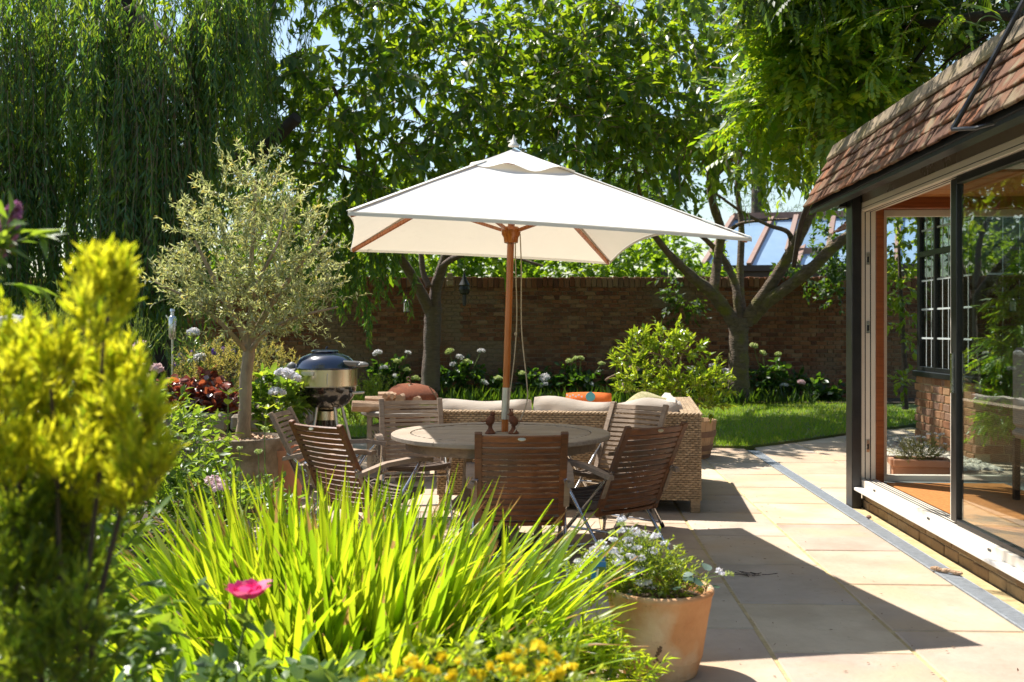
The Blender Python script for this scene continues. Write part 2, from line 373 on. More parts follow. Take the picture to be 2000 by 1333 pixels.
M['trough'] = pm('mossy stone planter', (.13,.095,.06), (.28,.21,.14), 9, .95, .8, 40, patch=6, patchcol=(.36,.29,.22))
M['log'] = pm('split log', (.42,.26,.15), (.62,.43,.28), 8, .9, .5, 50, stretch=(1,8,8), rnd=.15)
M['greywood'] = pm('grey iron fire table', (.30,.27,.23), (.42,.38,.33), 12, .8, .3, 60)
M['barrel'] = pm('oak stave', (.36,.20,.095), (.52,.32,.17), 6, .7, .3, 40, stretch=(8,8,1), rnd=.2)
M['hoop'] = pm('rusty hoop', (.16,.085,.05), (.24,.13,.08), 15, .7, .2, 60)
M['bark'] = pm('cherry bark', (.10,.065,.05), (.26,.18,.14), 7, .85, 1, 14, stretch=(1,1,7), bd=.05, patch=2.5, patchcol=(.20,.15,.11))
M['mossbark'] = pm('mossy bark', (.09,.062,.042), (.22,.155,.105), 7, .95, 1, 16, stretch=(1,1,2.5), patch=3.2, patchcol=(.17,.15,.025), bd=.05)
M['olivebark'] = pm('olive bark', (.24,.17,.11), (.46,.34,.22), 8, .95, 1, 22, stretch=(2,2,.7), patch=6, patchcol=(.30,.25,.12))
M['willowbark'] = pm('dark willow bark', (.02,.015,.011), (.05,.038,.028), 8, .95, .8, 30)
M['twig'] = pm('pale twig', (.16,.10,.06), (.30,.21,.13), 10, .9, 0)
M['darktwig'] = pm('dark twig', (.05,.032,.02), (.11,.07,.045), 10, .9, 0)
M['greenstem'] = pm('green stem', (.09,.15,.03), (.16,.22,.05), 10, .7, 0)
M['seat'] = pm('grey upholstery', (.25,.24,.22), (.31,.30,.27), 12, .9, .2, 120)
M['brownleg'] = pm('dark brown leg', (.035,.02,.014), (.06,.035,.024), 8, .45, 0)
M['gravel'] = pm('gravel', (.36,.31,.25), (.6,.54,.46), 20, .9, .3, 60, rnd=.25)
M['bluetag'] = pm('blue plant label', (.02,.16,.52), (.03,.2,.6), 8, .4, 0)
M['whiteprint'] = pm('white print', (.8,.82,.84), (.85,.86,.88), 8, .5, 0)
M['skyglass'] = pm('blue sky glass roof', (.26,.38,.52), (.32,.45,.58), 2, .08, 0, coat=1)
M['brownbar'] = pm('brown glazing bar', (.25,.14,.10), (.32,.19,.14), 8, .6, 0)
M['houseclay'] = pm('orange clay tile', (.6,.56,.52), (1,1,1), 10, .85, .4, 60, cols=[(.46,.19,.09),(.38,.15,.08),(.52,.23,.11)], rnd=.12)
# leaves
M['cherryleaf'] = leafmat('cherry leaf', [(.03,.065,.026),(.045,.09,.022),(.075,.125,.018),(.04,.08,.032)], [(.18,.36,.012),(.38,.56,.015),(.58,.70,.025),(.24,.42,.015)], .5, .36)
M['willowleaf'] = leafmat('willow leaf', [(.06,.135,.05),(.08,.165,.05),(.12,.20,.04),(.07,.135,.065)], [(.16,.36,.025),(.27,.47,.025),(.56,.70,.03),(.11,.26,.04)], .48, .42)
M['wisterialeaf'] = leafmat('wisteria leaf', [(.05,.12,.015),(.08,.16,.016),(.14,.21,.018),(.05,.12,.018)], [(.22,.48,.012),(.42,.62,.015),(.64,.74,.02),(.22,.42,.012)], .5, .4)
M['strapleaf'] = leafmat('strap leaf', [(.12,.23,.02),(.19,.30,.025),(.27,.35,.035),(.11,.21,.03)], [(.46,.70,.012),(.64,.82,.018),(.84,.90,.03),(.34,.56,.015)], .6, .34, blade=True)
M['oliveleaf'] = leafmat('olive leaf', [(.30,.35,.22),(.40,.44,.29),(.48,.50,.34),(.22,.28,.15),(.5,.42,.16)], [(.54,.60,.17),(.64,.66,.22),(.72,.70,.26),(.42,.48,.12),(.68,.52,.10)], .43, .42)
M['shrubleaf'] = leafmat('glossy shrub leaf', [(.09,.17,.015),(.15,.23,.02),(.24,.30,.025),(.10,.17,.02)], [(.36,.56,.02),(.5,.66,.02),(.66,.72,.04),(.40,.56,.02)], .46, .28)
M['darkleaf'] = leafmat('hydrangea leaf', [(.02,.055,.015),(.03,.075,.018),(.045,.095,.02)], [(.10,.24,.015),(.16,.33,.02),(.26,.42,.02)], .4, .35)
M['goldleaf'] = leafmat('golden yew', [(.18,.25,.014),(.50,.50,.018),(.74,.66,.022),(.82,.74,.04),(.28,.34,.016)], [(.42,.56,.015),(.80,.80,.02),(.96,.90,.03),(.98,.93,.06),(.55,.66,.02)], .55, .5)
M['greenyew'] = leafmat('green yew', [(.06,.10,.016),(.12,.17,.018),(.30,.32,.025),(.08,.12,.02)], [(.22,.36,.02),(.38,.54,.02),(.66,.72,.03),(.2,.32,.02)], .48, .5)
M['midleaf'] = leafmat('bed leaf', [(.06,.12,.025),(.09,.16,.03),(.13,.20,.035)], [(.26,.44,.03),(.38,.54,.03),(.5,.62,.05)], .45, .4)
M['limeleaf'] = leafmat('lime leaf', [(.14,.22,.025),(.20,.28,.03),(.26,.31,.04)], [(.46,.62,.03),(.6,.7,.04),(.68,.72,.06)], .48, .38)
M['roseleaf'] = leafmat('rose leaf', [(.07,.13,.045),(.10,.17,.05),(.15,.22,.07)], [(.28,.46,.04),(.38,.54,.05),(.45,.6,.07)], .38, .32)
M['herbleaf'] = leafmat('grey herb', [(.17,.19,.09),(.24,.25,.12),(.30,.29,.17),(.33,.28,.2)], None, .35, .6)
M['rosemaryleaf'] = leafmat('rosemary', [(.08,.14,.05),(.12,.19,.07),(.18,.25,.09)], None, .35, .5)
M['heuchera'] = leafmat('heuchera leaf', [(.14,.05,.05),(.28,.07,.045),(.48,.12,.05),(.22,.13,.13),(.42,.34,.33)], [(.2,.05,.04),(.42,.09,.04),(.62,.16,.05),(.25,.1,.1),(.4,.3,.25)], .4, .35)
M['hedgeleaf'] = leafmat('hedge leaf', [(.06,.12,.016),(.09,.16,.02),(.13,.2,.022)], [(.3,.52,.02),(.42,.62,.025),(.52,.68,.03)], .5, .4)
M['farshadeleaf'] = leafmat('far tree and shaded vine leaf', [(.022,.05,.014),(.035,.07,.016),(.05,.09,.018)], [(.09,.2,.012),(.17,.31,.015),(.28,.42,.02)], .4, .5)
M['grass'] = leafmat('grass blade', [(.045,.11,.014),(.075,.155,.018),(.12,.19,.025),(.19,.19,.05)], [(.26,.54,.015),(.38,.64,.02),(.52,.70,.03),(.55,.56,.08)], .48, .5)
def petal(name, cols, fac=.3): return leafmat(name, cols, [(min(1,c[0]*1.1), min(1,c[1]*1.05), min(1,c[2])) for c in cols], fac, .6, .2)
M['whitepetal'] = petal('white petal', [(.74,.76,.72),(.82,.80,.80),(.66,.66,.72)])
M['limepetal'] = petal('lime petal', [(.42,.55,.14),(.55,.62,.22),(.6,.66,.35)])
M['pinkpetal'] = petal('pale pink petal', [(.72,.5,.52),(.78,.62,.62),(.66,.46,.52)])
M['lilacpetal'] = petal('lilac white petal', [(.80,.80,.86),(.86,.86,.88),(.72,.72,.85)])
M['hotpink'] = petal('hot pink petal', [(.80,.05,.26),(.88,.14,.40),(.72,.02,.18),(.9,.34,.48)], .35)
M['yellowpetal'] = petal('yellow petal', [(.84,.66,.02),(.88,.72,.03),(.80,.58,.02)])
M['purplepetal'] = petal('purple petal', [(.22,.10,.48),(.30,.15,.58),(.34,.2,.55)])
M['mauve'] = petal('mauve petal', [(.46,.16,.38),(.55,.24,.46),(.40,.2,.2)])
M['orangeflower'] = petal('orange petal', [(.62,.2,.03),(.7,.28,.05)])
# ------------------------------------------------------------------ ground, beds, lawn
BR3 = Matrix.Rotation(BROT, 3, 'Z')
def bb(mb, v0, v1, u0, u1, z0, z1, b=0, jit=0):
    c = bw((v0+v1)/2, (u0+u1)/2, (z0+z1)/2); sz = (v1-v0, u1-u0, z1-z0)
    return mb.cbox(c, sz, b, BR3, jit) if b else mb.box(c, sz, BR3)
def poly(mb, pts, z, depth=.15):
    n = len(pts); mb.add([(x, y, z) for x, y in pts]+[(x, y, z-depth) for x, y in pts],
                         [tuple(range(n))]+[(i, i+n, (i+1) % n+n, (i+1) % n) for i in range(n)])
g = MB(); g.add([(-220,-60,-.13),(220,-60,-.13),(220,320,-.13),(-220,320,-.13)], [(0,1,2,3)])
tag(g.build('ground', M['earth']), kind='structure')

patio = MB(); bb(patio, -4.4, 2.222, 2.2, 13.6, -.12, -.007); bb(patio, 2.352, 5.2, 8.3, 15.2, -.12, -.008); bb(patio, 2.352, 2.45, 2.2, 8.3, -.12, -.009)
patio = tag(patio.build('patio', M['mortar']), kind='structure')
def slab(v0, v1, u0, u1):
    m = MB(); j = .0085
    bb(m, v0+j, v1-j, u0+j, u1-j, -.05, random.uniform(-.002, .002), b=.007, jit=.0025)
    m.build('paving_slab', M['slab'], patio)
cols = [(1.585, 2.224, [10.0, 9.18, 8.34, 7.445, 6.556, 5.68, 4.81])]
cols.append((.94, 1.585, [9.6, 8.75, 7.9, 7.03, 6.17, 5.29, 4.49]))
for k in range(8):
    v1 = .94-.645*k
    cols.append((v1-.645, v1, [6.62+.06*(k % 3)+(.43 if k % 2 else 0)+.875*i for i in range(4, -4, -1)]))
for v0, v1, zs in cols:
    us = [z+v0*.05 for z in zs]
    while us[0] < 13.2: us.insert(0, us[0]+random.choice((.86, .88, .9, .6)))
    while us[-1] > 2.9: us.append(us[-1]-random.choice((.86, .88, .9)))
    for a, b in zip(us, us[1:]): slab(v0, v1, b, a)
for v0, v1 in ((2.354, 3.0), (3.0, 3.645), (3.645, 4.29), (4.29, 4.95)):
    u = 8.36+random.uniform(0, .3); slab(v0, v1, 8.34, u)
    while u < 14.4: slab(v0, v1, u, u+.88); u += .88

t = thing('drain_channel', 'long grey galvanised grating let into the paving beside the garden room', 'drain', bw(2.287, 7))
m = MB(); bb(m, 2.2275, 2.3475, 2.4, 12.1, -.1, -.03); m.build('channel', M['dark'], t)
m = MB(); bb(m, 2.226, 2.236, 2.4, 12.1, -.05, .001); bb(m, 2.339, 2.349, 2.4, 12.1, -.05, .001); m.build('edge_rail', M['drain'], t)
m = MB()
for i in range(640):
    u = 2.42+i*.0151; bb(m, 2.236, 2.339, u, u+.0095, -.022, -.001)
for v in (2.255, 2.275, 2.295, 2.315): bb(m, v, v+.006, 2.4, 12.1, -.024, -.0025)
tag(m.build('grate', M['drain'], t), kind='stuff')

LE = [(-30,13.0),(-9,13.2),(-2.3,13.2),(-1,12.9),(.5,12.55),(2.0,12.3),(2.85,12.12),(3.19,12.4),(3.72,12.85),(4.67,13.75),(6.1,15.0),(9,16.6)]
m = MB(); poly(m, LE+[(14, 20.25), (-30, 20.25)], .03)
lawn = tag(m.build('lawn', M['lawn']), kind='structure')
n = 75000
P = np.stack([rng.uniform(-3.2, 7.0, n), 12.1+8*rng.random(n)**1.5, np.full(n, .028)], 1)
edge = np.interp(P[:, 0], [p[0] for p in LE], [p[1] for p in LE]); P = P[P[:, 1] > edge-.02]; n = len(P)
D = norm(np.stack([rng.normal(0, .45, n), rng.normal(-.1, .45, n), np.ones(n)], 1)); Wd = norm(np.cross(D, rdir(n))); Lh = rng.uniform(.035, .10, n)[:, None]
V = np.stack([P-Wd*.005, P+Wd*.005, P+D*Lh], 1).reshape(-1, 3)
np_obj('grass', V, np.arange(len(V)).reshape(-1, 3), M['grass'], kind='stuff')

m = MB(); poly(m, [(-9,.4),(.32,.4),(.36,3.86),(.05,4.5),(-.9,4.85),(-1.65,5.4),(-1.95,6.6),(-2.5,8.85),(-9,8.85)], .02, .14)
tag(m.build('flower_bed', M['soil']), kind='structure')
m = MB(); poly(m, [(-16,9.02),(-2.35,9.02),(-2.2,9.3),(-2.3,12.0),(-16,12.6)], .66, .8)
tag(m.build('raised_bed_soil', M['soil']), kind='structure')
m = MB(); poly(m, [(-14,18.6),(-4,18.9),(2,19.0),(9,18.9),(9,20.24),(-14,20.24)], .06, .2)
tag(m.build('wall_border', M['soil']), kind='structure')
P = np.array([bw(v, u, .02) for v, u in zip(rng.uniform(3.7, 4.5, 1500), rng.uniform(10.3, 13.3, 1500))])
gv = (np.array([[-1,-1,0],[1,-1,0],[1,1,0],[-1,1,0],[-.6,-.6,.8],[.6,-.6,.9],[.6,.6,.7],[-.6,.6,.9]])*.5, np.array([[0,1,5,4],[1,2,6,5],[2,3,7,6],[3,0,4,7],[4,5,6,7]]))
n = len(P); s = rng.uniform(.02, .06, n); V, F = joined([gv], frames(rdir(n)*[1,1,.2], np.tile([0.,0,1], (n,1)), s, s), P)
np_obj('gravel', V, F, M['gravel'], kind='stuff')

# ------------------------------------------------------------------ raised bed of stones
t = thing('stone_bed_wall', 'low dry stone wall of the raised bed behind the olive tree', 'stone wall', (-2.6, 9.0, 0))
m = MB(); m.b2(-9, -2.35, 9.02, 9.2, 0, .64); m.b2(-2.4, -2.24, 9.2, 12, 0, .64); m.build('core', M['soil'], t)
for (x0, y0), (x1, y1) in (((-6.6, 8.95), (-2.3, 8.95)), ((-2.2, 9.0), (-2.2, 11.6))):
    Lw = math.hypot(x1-x0, y1-y0); dx, dy = (x1-x0)/Lw, (y1-y0)/Lw; z = 0.0
    for row in range(5):
        h = random.uniform(.12, .17); s = -random.random()*.2
        while s < Lw:
            l = random.uniform(.22, .46); mm = MB()
            mm.cbox((x0+dx*(s+l/2)+random.uniform(-.02, .02), y0+dy*(s+l/2)+random.uniform(-.02, .02), z+h/2), (l-.015, .22, h-.012), .025, Matrix.Rotation(math.atan2(dy, dx)+random.uniform(-.06, .06), 3, 'Z'), .012)
            mm.build('stone', M['stone'], t); s += l
        z += h
    
# ------------------------------------------------------------------ garden wall
WY = 20.2
t = thing('garden_wall', 'long dark red brick wall with a soldier course on top behind the lawn', 'wall', (0, WY, 0))
m = MB(); m.b2(-16, 13, WY+.016, WY+.33, 0, 2.26); m.build('core', M['wallmortar'], t)
def brickvar(L, H, D, mat, name='brick', n=3):
    out = []
    for i in range(n):
        b = MB(); b.cbox((0, 0, 0), (L, D, H), .006, None, .004); out.append(b.mesh(name, mat))
    return out
SL, SH, CH = .226, .108, .084
bs = brickvar(SL-.012, CH-.012, .10, M['wallbrick']); bh = brickvar(SH-.012, CH-.012, .10, M['wallbrick'])
near, far = [], MB()
for r in range(27):
    x = -15.5+(.17 if r % 2 else 0); k = 0
    while x < 12.6:
        L = SL if k % 2 == 0 else SH; c = (x+L/2, WY+.045+random.uniform(-.006, .008), .04+CH*(r+.5))
        px = 1000+c[0]/WY*FPX; py = HZ-(c[2]-EYE)/WY*FPX
        if (900 < px < 1420 and 572 < py < 668) and len(near) < 262: near.append((c, k % 2))
        elif -300 < px < 1900: far.cbox(c, (L-.012, .10, CH-.012), .004, None, .003)
        x += L+.001; k += 1
for c, hd in near:
    o = link(bpy.data.objects.new('brick', random.choice(bh if hd else bs)), t); o.location = c
x = -15.5; cop = brickvar(.098, .205, .34, M['wallbrick'], 'coping_brick')
while x < 12.6:
    px = 1000+x/WY*FPX
    if -300 < px < 1900:
        if 1150 < px < 1450: o = link(bpy.data.objects.new('coping_brick', random.choice(cop)), t); o.location = (x, WY+.14+random.uniform(-.006, .006), 2.41+random.uniform(-.014, .012))
        else: far.cbox((x, WY+.14, 2.41+random.uniform(-.016, .012)), (.098, .34, .205), .006, None, .003)
    x += .11
tag(far.build('bricks', M['wallbrick'], t), kind='stuff')
m = MB(); m.b2(-16, 13, WY+.02, WY+.3, 2.26, 2.50); m.build('coping_mortar', M['wallmortar'], t)

# ------------------------------------------------------------------ neighbour's conservatory behind the wall
t = thing('conservatory', 'glass roofed conservatory with brown bars rising behind the garden wall', 'conservatory', at(1540, 520, 25))
e0, e1 = at(1372, 521, 24), at(1800, 517, 24); r0, r1 = at(1432, 428, 26.5), at(1800, 420, 26.5)
m = MB(); m.add([e0, e1, r1, r0], [(0,1,2,3)]); m.add([e0+Vector((0,.02,-.04)), e1+Vector((0,.02,-.04)), r1+Vector((0,.02,-.04)), r0+Vector((0,.02,-.04))], [(0,1,2,3)]); m.build('pane', M['skyglass'], t)
for f in (0, .21, .43, .66, .88, 1):
    mm = MB(); mm.bar(e0.lerp(e1, f)+Vector((0,-.03,.03)), r0.lerp(r1, f)+Vector((0,-.03,.05)), .11, .10); mm.build('glazing_bar', M['brownbar'], t)
mm = MB(); mm.bar(r0+Vector((0,-.05,.06)), r1+Vector((0,-.05,.06)), .16, .16); mm.build('ridge', M['brownbar'], t)
mm = MB(); mm.bar(e0+Vector((0,0,-.05)), e1+Vector((0,0,-.05)), .12, .14); mm.build('gutter', M['brownleg'], t)
mm = MB(); mm.b2(e0.x+.05, e1.x, 24.1, 27, 0, e0.z-.1); mm.build('wall', M['brownleg'], t)
v0 = at(1538, 492, 24.6); v1 = at(1618, 490, 24.6); v2 = at(1628, 424, 25.6); v3 = at(1556, 424, 25.6); mm = MB()
for a, b in ((v0,v1),(v1,v2),(v2,v3),(v3,v0)): mm.bar(a, b, .12, .16)
f = mm.build('roof_vent', M['brownbar'], t)
mm = MB(); mm.add([v0, v1, v2, v3], [(0,1,2,3)]); mm.build('vent_pane', M['skyglass'], f)

# ------------------------------------------------------------------ garden room
room = thing('garden_room', 'garden room with clay tiled eave, dark fascia and tall sliding glass doors', 'building', bw(2.42, 8.3))
def part(name, mat, *boxes, parent=room, b=0):
    m = MB()
    for x in boxes: bb(m, *x, b=b)
    return m.build(name, mat, parent)
U0 = 1.6
part('plinth', M['housemortar'], (2.475, 2.7, U0, 8.36, -.1, .138))
bv = 0
for r in range(2):
    u = 8.36-(.12 if r else 0)
    while u > 2.6:
        L = .225; m = MB(); bb(m, 2.462+random.uniform(-.003, .003), 2.56, u-L+.01, u, -.012+r*.076, .055+r*.076, b=.005, jit=.003); m.build('brick', M['plinthbrick'], room); u -= L
part('cill', M['white'], (2.375, 2.6, U0, 8.31, .1385, .166), b=.006)
fr = part('door_frame', M['cream'], (2.44, 2.56, U0, 8.36, .1665, .226), (2.44, 2.56, U0, 8.36, 2.412, 2.484), (2.44, 2.56, 8.275, 8.36, .226, 2.412), b=.004)
part('track', M['rubber'], (2.470, 2.482, U0, 8.275, .2262, .2275), (2.500, 2.512, U0, 8.275, .2262, .2275), (2.532, 2.540, U0, 8.275, .2262, .2275), (2.4395, 2.45, U0, 8.36, 2.436, 2.441), (2.475, 2.486, U0, 8.275, 2.4105, 2.4118), (2.508, 2.52, U0, 8.275, 2.4105, 2.4118), (2.470, 2.478, 8.2735, 8.2748, .23, 2.41), (2.512, 2.52, 8.2735, 8.2748, .23, 2.41), parent=fr)
for z in (2.03, 1.47, .50):
    part('striker_plate', M['steel'], (2.483, 2.507, 8.268, 8.2745, z-.05, z+.05), parent=fr); part('striker_slot', M['rubber'], (2.488, 2.502, 8.266, 8.268, z-.03, z+.015), parent=fr)
for u in (7.9, 6.75, 5.8, 5.0, 4.2): part('drain_slot', M['rubber'], (2.437, 2.441, u, u+.045, .182, .196), parent=fr)
part('post', M['black'], (2.36, 2.437, 8.25, 8.42, -.02, 2.60), b=.004)
part('wall_head', M['fascia'], (2.445, 2.6, U0, 8.40, 2.4845, 2.66)); part('soffit', M['black'], (2.19, 2.60, U0, 8.49, 2.635, 2.66), (2.30, 2.60, 8.40, 8.52, 2.47, 2.635))
part('eave_board', M['black'], (2.085, 2.115, U0, 8.50, 2.425, 2.475), (2.115, 2.20, U0, 8.49, 2.44, 2.46), (2.18, 2.20, U0, 8.49, 2.46, 2.64))
part('lining', M['redwood'], (2.5615, 2.625, 8.27, 8.37, .19, 2.44), (2.563, 4.4, 8.27, 8.42, 2.44, 2.545), b=.004)
part('ceiling', M['plaster'], (2.6, 4.5, U0, 7.0, 2.55, 2.60)); m = MB()
for k in range(9):
    mm = MB(); bb(mm, 2.6, 4.5, 7.0+.142*k+.002, 7.0+.142*(k+1)-.002, 2.53+.002*(k % 2), 2.56, b=.004); mm.build('ceiling_board', M['ceilwood'], room)
part('floor', M['floor'], (2.56, 4.5, U0, 8.4, .10, .196))
part('inner_wall', M['plaster'], (4.46, 4.6, U0, 8.36, .196, 2.55)); part('back_wall', M['plaster'], (2.5, 4.6, U0-.1, U0, 0, 2.6))
ew = part('end_window', M['cream'], (2.627, 4.46, 8.385, 8.445, .19, .245), (2.627, 4.46, 8.385, 8.445, 2.385, 2.44), (2.627, 2.685, 8.385, 8.445, .245, 2.385), b=.004)
part('pane', M['pane'], (2.685, 4.46, 8.41, 8.416, .245, 2.385), parent=ew)
part('lintel', M['black'], (2.36, 4.6, 8.421, 8.46, 2.546, 2.66)); part('end_plinth', M['plinthbrick'], (2.7, 4.6, 8.36, 8.44, -.1, .189))
dr = part('sliding_door', M['black'], (2.462, 2.508, 6.36, 6.45, .24, 2.40), (2.462, 2.508, 3.9, 3.97, .24, 2.40), (2.462, 2.508, 3.97, 6.36, .2275, .262), (2.462, 2.508, 3.97, 6.36, 2.36, 2.41), b=.004)
part('pane', M['glass'], (2.481, 2.487, 3.97, 6.36, .262, 2.36), parent=dr); part('edge_strip', M['cream'], (2.466, 2.504, 6.451, 6.466, .24, 2.40), parent=dr); part('handle', M['steel'], (2.445, 2.461, 6.39, 6.415, 1.05, 1.3), parent=dr)
dr2 = part('sliding_door', M['black'], (2.512, 2.556, 3.90, 3.98, .24, 2.40), (2.512, 2.556, 1.7, 1.78, .24, 2.40), (2.512, 2.556, 1.78, 3.90, .2275, .262), (2.512, 2.556, 1.78, 3.90, 2.36, 2.41), b=.004)
part('pane', M['glass'], (2.531, 2.537, 1.78, 3.90, .262, 2.36), parent=dr2)
# tiled eave: steep slope from (2.05, 2.47) up to (2.30, 2.97)
e = MB(); sv, sz_ = .447, .894
def slope(s, off, u): return bw(2.055+sv*s-sz_*off, u, 2.462+sz_*s+sv*off)
RT = BR3 @ Matrix(((0, sv, -sz_), (1, 0, 0), (0, sz_, sv)))
rf = MB(); rf.box(slope(.27, -.03, (U0+8.48)/2), (8.48-U0, .54, .02), RT); bb(rf, 2.30, 4.6, U0, 8.46, 2.93, 2.955); rf = rf.build('roof', M['dark'], room)
for c in range(4):
    u = 8.50+(.08 if c % 2 else 0)-.004*c
    while u > 2.5:
        wd = .158; s0 = c*.112+random.uniform(-.005, .005); mm = MB()
        tl = .075*random.uniform(.7, 1.5)
        rot = RT @ Matrix.Rotation(-tl-.05, 3, 'X') @ Matrix.Rotation(random.gauss(0, .018), 3, 'Z') @ Matrix.Rotation(random.gauss(0, .02), 3, 'Y')
        mm.cbox(slope(s0+.085, .016+random.uniform(-.002, .005), min(u, 8.50)-wd/2), (wd-.004, .172, .019), .004, rot, .0025)
        mm.build('roof_tile', M['tile'], rf); u -= wd
u = 8.47
while u > 2.4:
    mm = MB(); rr = RT @ Matrix.Rotation(random.gauss(0, .012), 3, 'Z')
    mm.cbox(slope(.50, .035+random.uniform(-.003, .003), u-.165), (.325, .15, .03), .012, rr, .003); mm.build('cap_tile', M['captile'], rf); u -= .33
part('roof_capping', M['captile'], (2.285, 2.5, U0, 8.44, 2.958, 2.985))
t = thing('roof_stay', 'black steel rod stay lying over the tiled eave', 'steel rod', slope(0, .05, 5.2))
m = MB(); m.tube([slope(.62, .09, 4.98), slope(.3, .075, 5.07), slope(-.03, .07, 5.16)], .014, 8); m.tube([slope(-.03, .07, 5.16), bw(2.03, 5.0, 2.44), bw(2.10, 4.9, 2.45)], .011, 8); m.build('rod', M['black'], t)

mt = MB(); bb(mt, 2.62, 3.55, 5.6, 8.2, .197, .212, b=.005)
tag(mt.build('door_mat', M['coir']), 'wide orange coir mat inside the open sliding door', 'door mat')

# dining chair inside, seen through the glass
t = thing('dining_chair', 'grey upholstered dining chair with dark legs inside the glass door', 'dining chair', bw(3.42, 7.2, .196))
for v in (3.3, 3.7):
    for u in (7.0, 7.42): mm = MB(); bb(mm, v-.02, v+.02, u-.02, u+.02, .197, .66); mm.build('leg', M['brownleg'], t)
mm = MB(); bb(mm, 3.27, 3.73, 6.97, 7.45, .66, .74, b=.03); mm.build('seat', M['seat'], t); mm = MB(); bb(mm, 3.27, 3.34, 6.98, 7.44, .74, 1.32, b=.03); mm.build('backrest', M['seat'], t)

# ------------------------------------------------------------------ the house: a brick bay with leaded windows
t = thing('house', 'brick house bay with black leaded windows beyond the garden room', 'house', bw(4.51, 11.15))
def hp(name, mat, *boxes, parent=t, b=0): return part(name, mat, *boxes, parent=parent, b=b)
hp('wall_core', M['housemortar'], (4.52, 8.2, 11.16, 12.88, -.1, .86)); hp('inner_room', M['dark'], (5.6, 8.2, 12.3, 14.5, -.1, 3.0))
HB = [brickvar(.2, .088, .1, M['brick']), brickvar(.095, .088, .1, M['brick'])]
for r in range(9):
    s = -.05 if r % 2 else 0; k = r
    while s < 1.75:                      # sunlit side face
        L = (.21, .105)[k % 2]; o = link(bpy.data.objects.new('brick', random.choice(HB[k % 2])), t); k += 1
        o.location = bw(4.558+random.uniform(-.003, .002), 11.16+s+L/2, .035+.098*r); o.rotation_euler = (0, 0, BROT+R(90)); s += L
    s = .0 if r % 2 else .06
    while s < 2.2:                      # face towards the patio
        o = link(bpy.data.objects.new('brick', random.choice(HB[0])), t); o.location = bw(4.62+s+.105, 11.198+random.uniform(-.002, .003), .035+.098*r); o.rotation_euler = (0, 0, BROT); s += .21
hp('window_sill', M['black'], (4.46, 4.7, 11.1, 12.95, .862, .93), (4.7, 8.2, 11.1, 11.3, .862, .93), b=.006)
fw = hp('window_frame', M['black'], *[(4.51, 4.58, u, u+w_, .93, 3.0) for u, w_ in ((12.83, .09), (12.31, .055), (11.77, .055), (11.15, .07))], (4.512, 4.578, 11.15, 12.9, .93, .985), (4.512, 4.578, 11.15, 12.9, 2.36, 2.43), (4.512, 4.578, 11.15, 12.9, 2.93, 3.02),
        *[(v, v+.06, 11.15, 11.22, .93, 3.0) for v in (4.58, 5.16, 5.74, 6.32, 6.9, 7.5)], (4.58, 8, 11.152, 11.218, .931, .985), (4.58, 8, 11.152, 11.218, 2.361, 2.43), (4.58, 8, 11.152, 11.218, 2.931, 3.02), b=.004)
hp('pane', M['leadglass'], (4.542, 4.547, 11.2, 12.86, .98, 2.95), (4.6, 8, 11.182, 11.187, .98, 2.95), parent=fw)
ld = []
for z in (1.33, 1.69, 2.05, 2.68): ld += [(4.536, 4.541, 11.2, 12.86, z, z+.022), (4.6, 8, 11.176, 11.181, z, z+.022)]
for u in (11.38, 11.58, 11.95, 12.13, 12.49, 12.66): ld.append((4.5365, 4.5405, u, u+.012, .98, 2.95))
for v in (4.82, 5.0, 5.36, 5.55, 5.95, 6.14, 6.5, 6.7): ld.append((v, v+.012, 11.1765, 11.1805, .98, 2.95))
hp('leading', M['lead'], *ld, parent=fw)
m = MB()
for k in range(26):                      # clay roof above the bay, courses of tiles
    z0 = 2.98+k*.085; v_off = k*.10; s = 0
    while s < 4.6:
        c = bw(4.22+v_off, 10.85+s+.085, z0); m.cbox(c, (.2, .165, .016), .003, BR3 @ Matrix.Rotation(-.62, 3, 'Y'), .004); s += .17
tag(m.build('roof_tiles', M['houseclay'], t), kind='stuff')
m = MB(); m.add([bw(4.2,10.86,2.93), bw(4.2,15.5,2.93), bw(7.2,15.5,5.40), bw(7.2,10.86,5.40)], [(0,1,2,3)]); m.add([bw(4.2,10.86,2.92), bw(7.2,10.86,5.38), bw(7.2,10.86,2.92)], [(0,1,2)]); m.build('roof_deck', M['brownleg'], t)
# sill things behind the leaded glass
t = thing('loudspeaker', 'small white loudspeaker with a black cone behind the leaded window', 'loudspeaker', bw(5.1, 11.5, .95))
mm = MB(); bb(mm, 5.04, 5.24, 11.42, 11.6, .94, 1.30, b=.01); mm.build('cabinet', M['white'], t)
mm = MB(); mm.lathe([(.0,-.012),(.052,-.012),(.058,0),(.06,.004)], bw(5.15, 11.418, 1.18), 20, rot=Matrix.Rotation(R(90), 3, 'X')); mm.build('cone', M['rubber'], t)

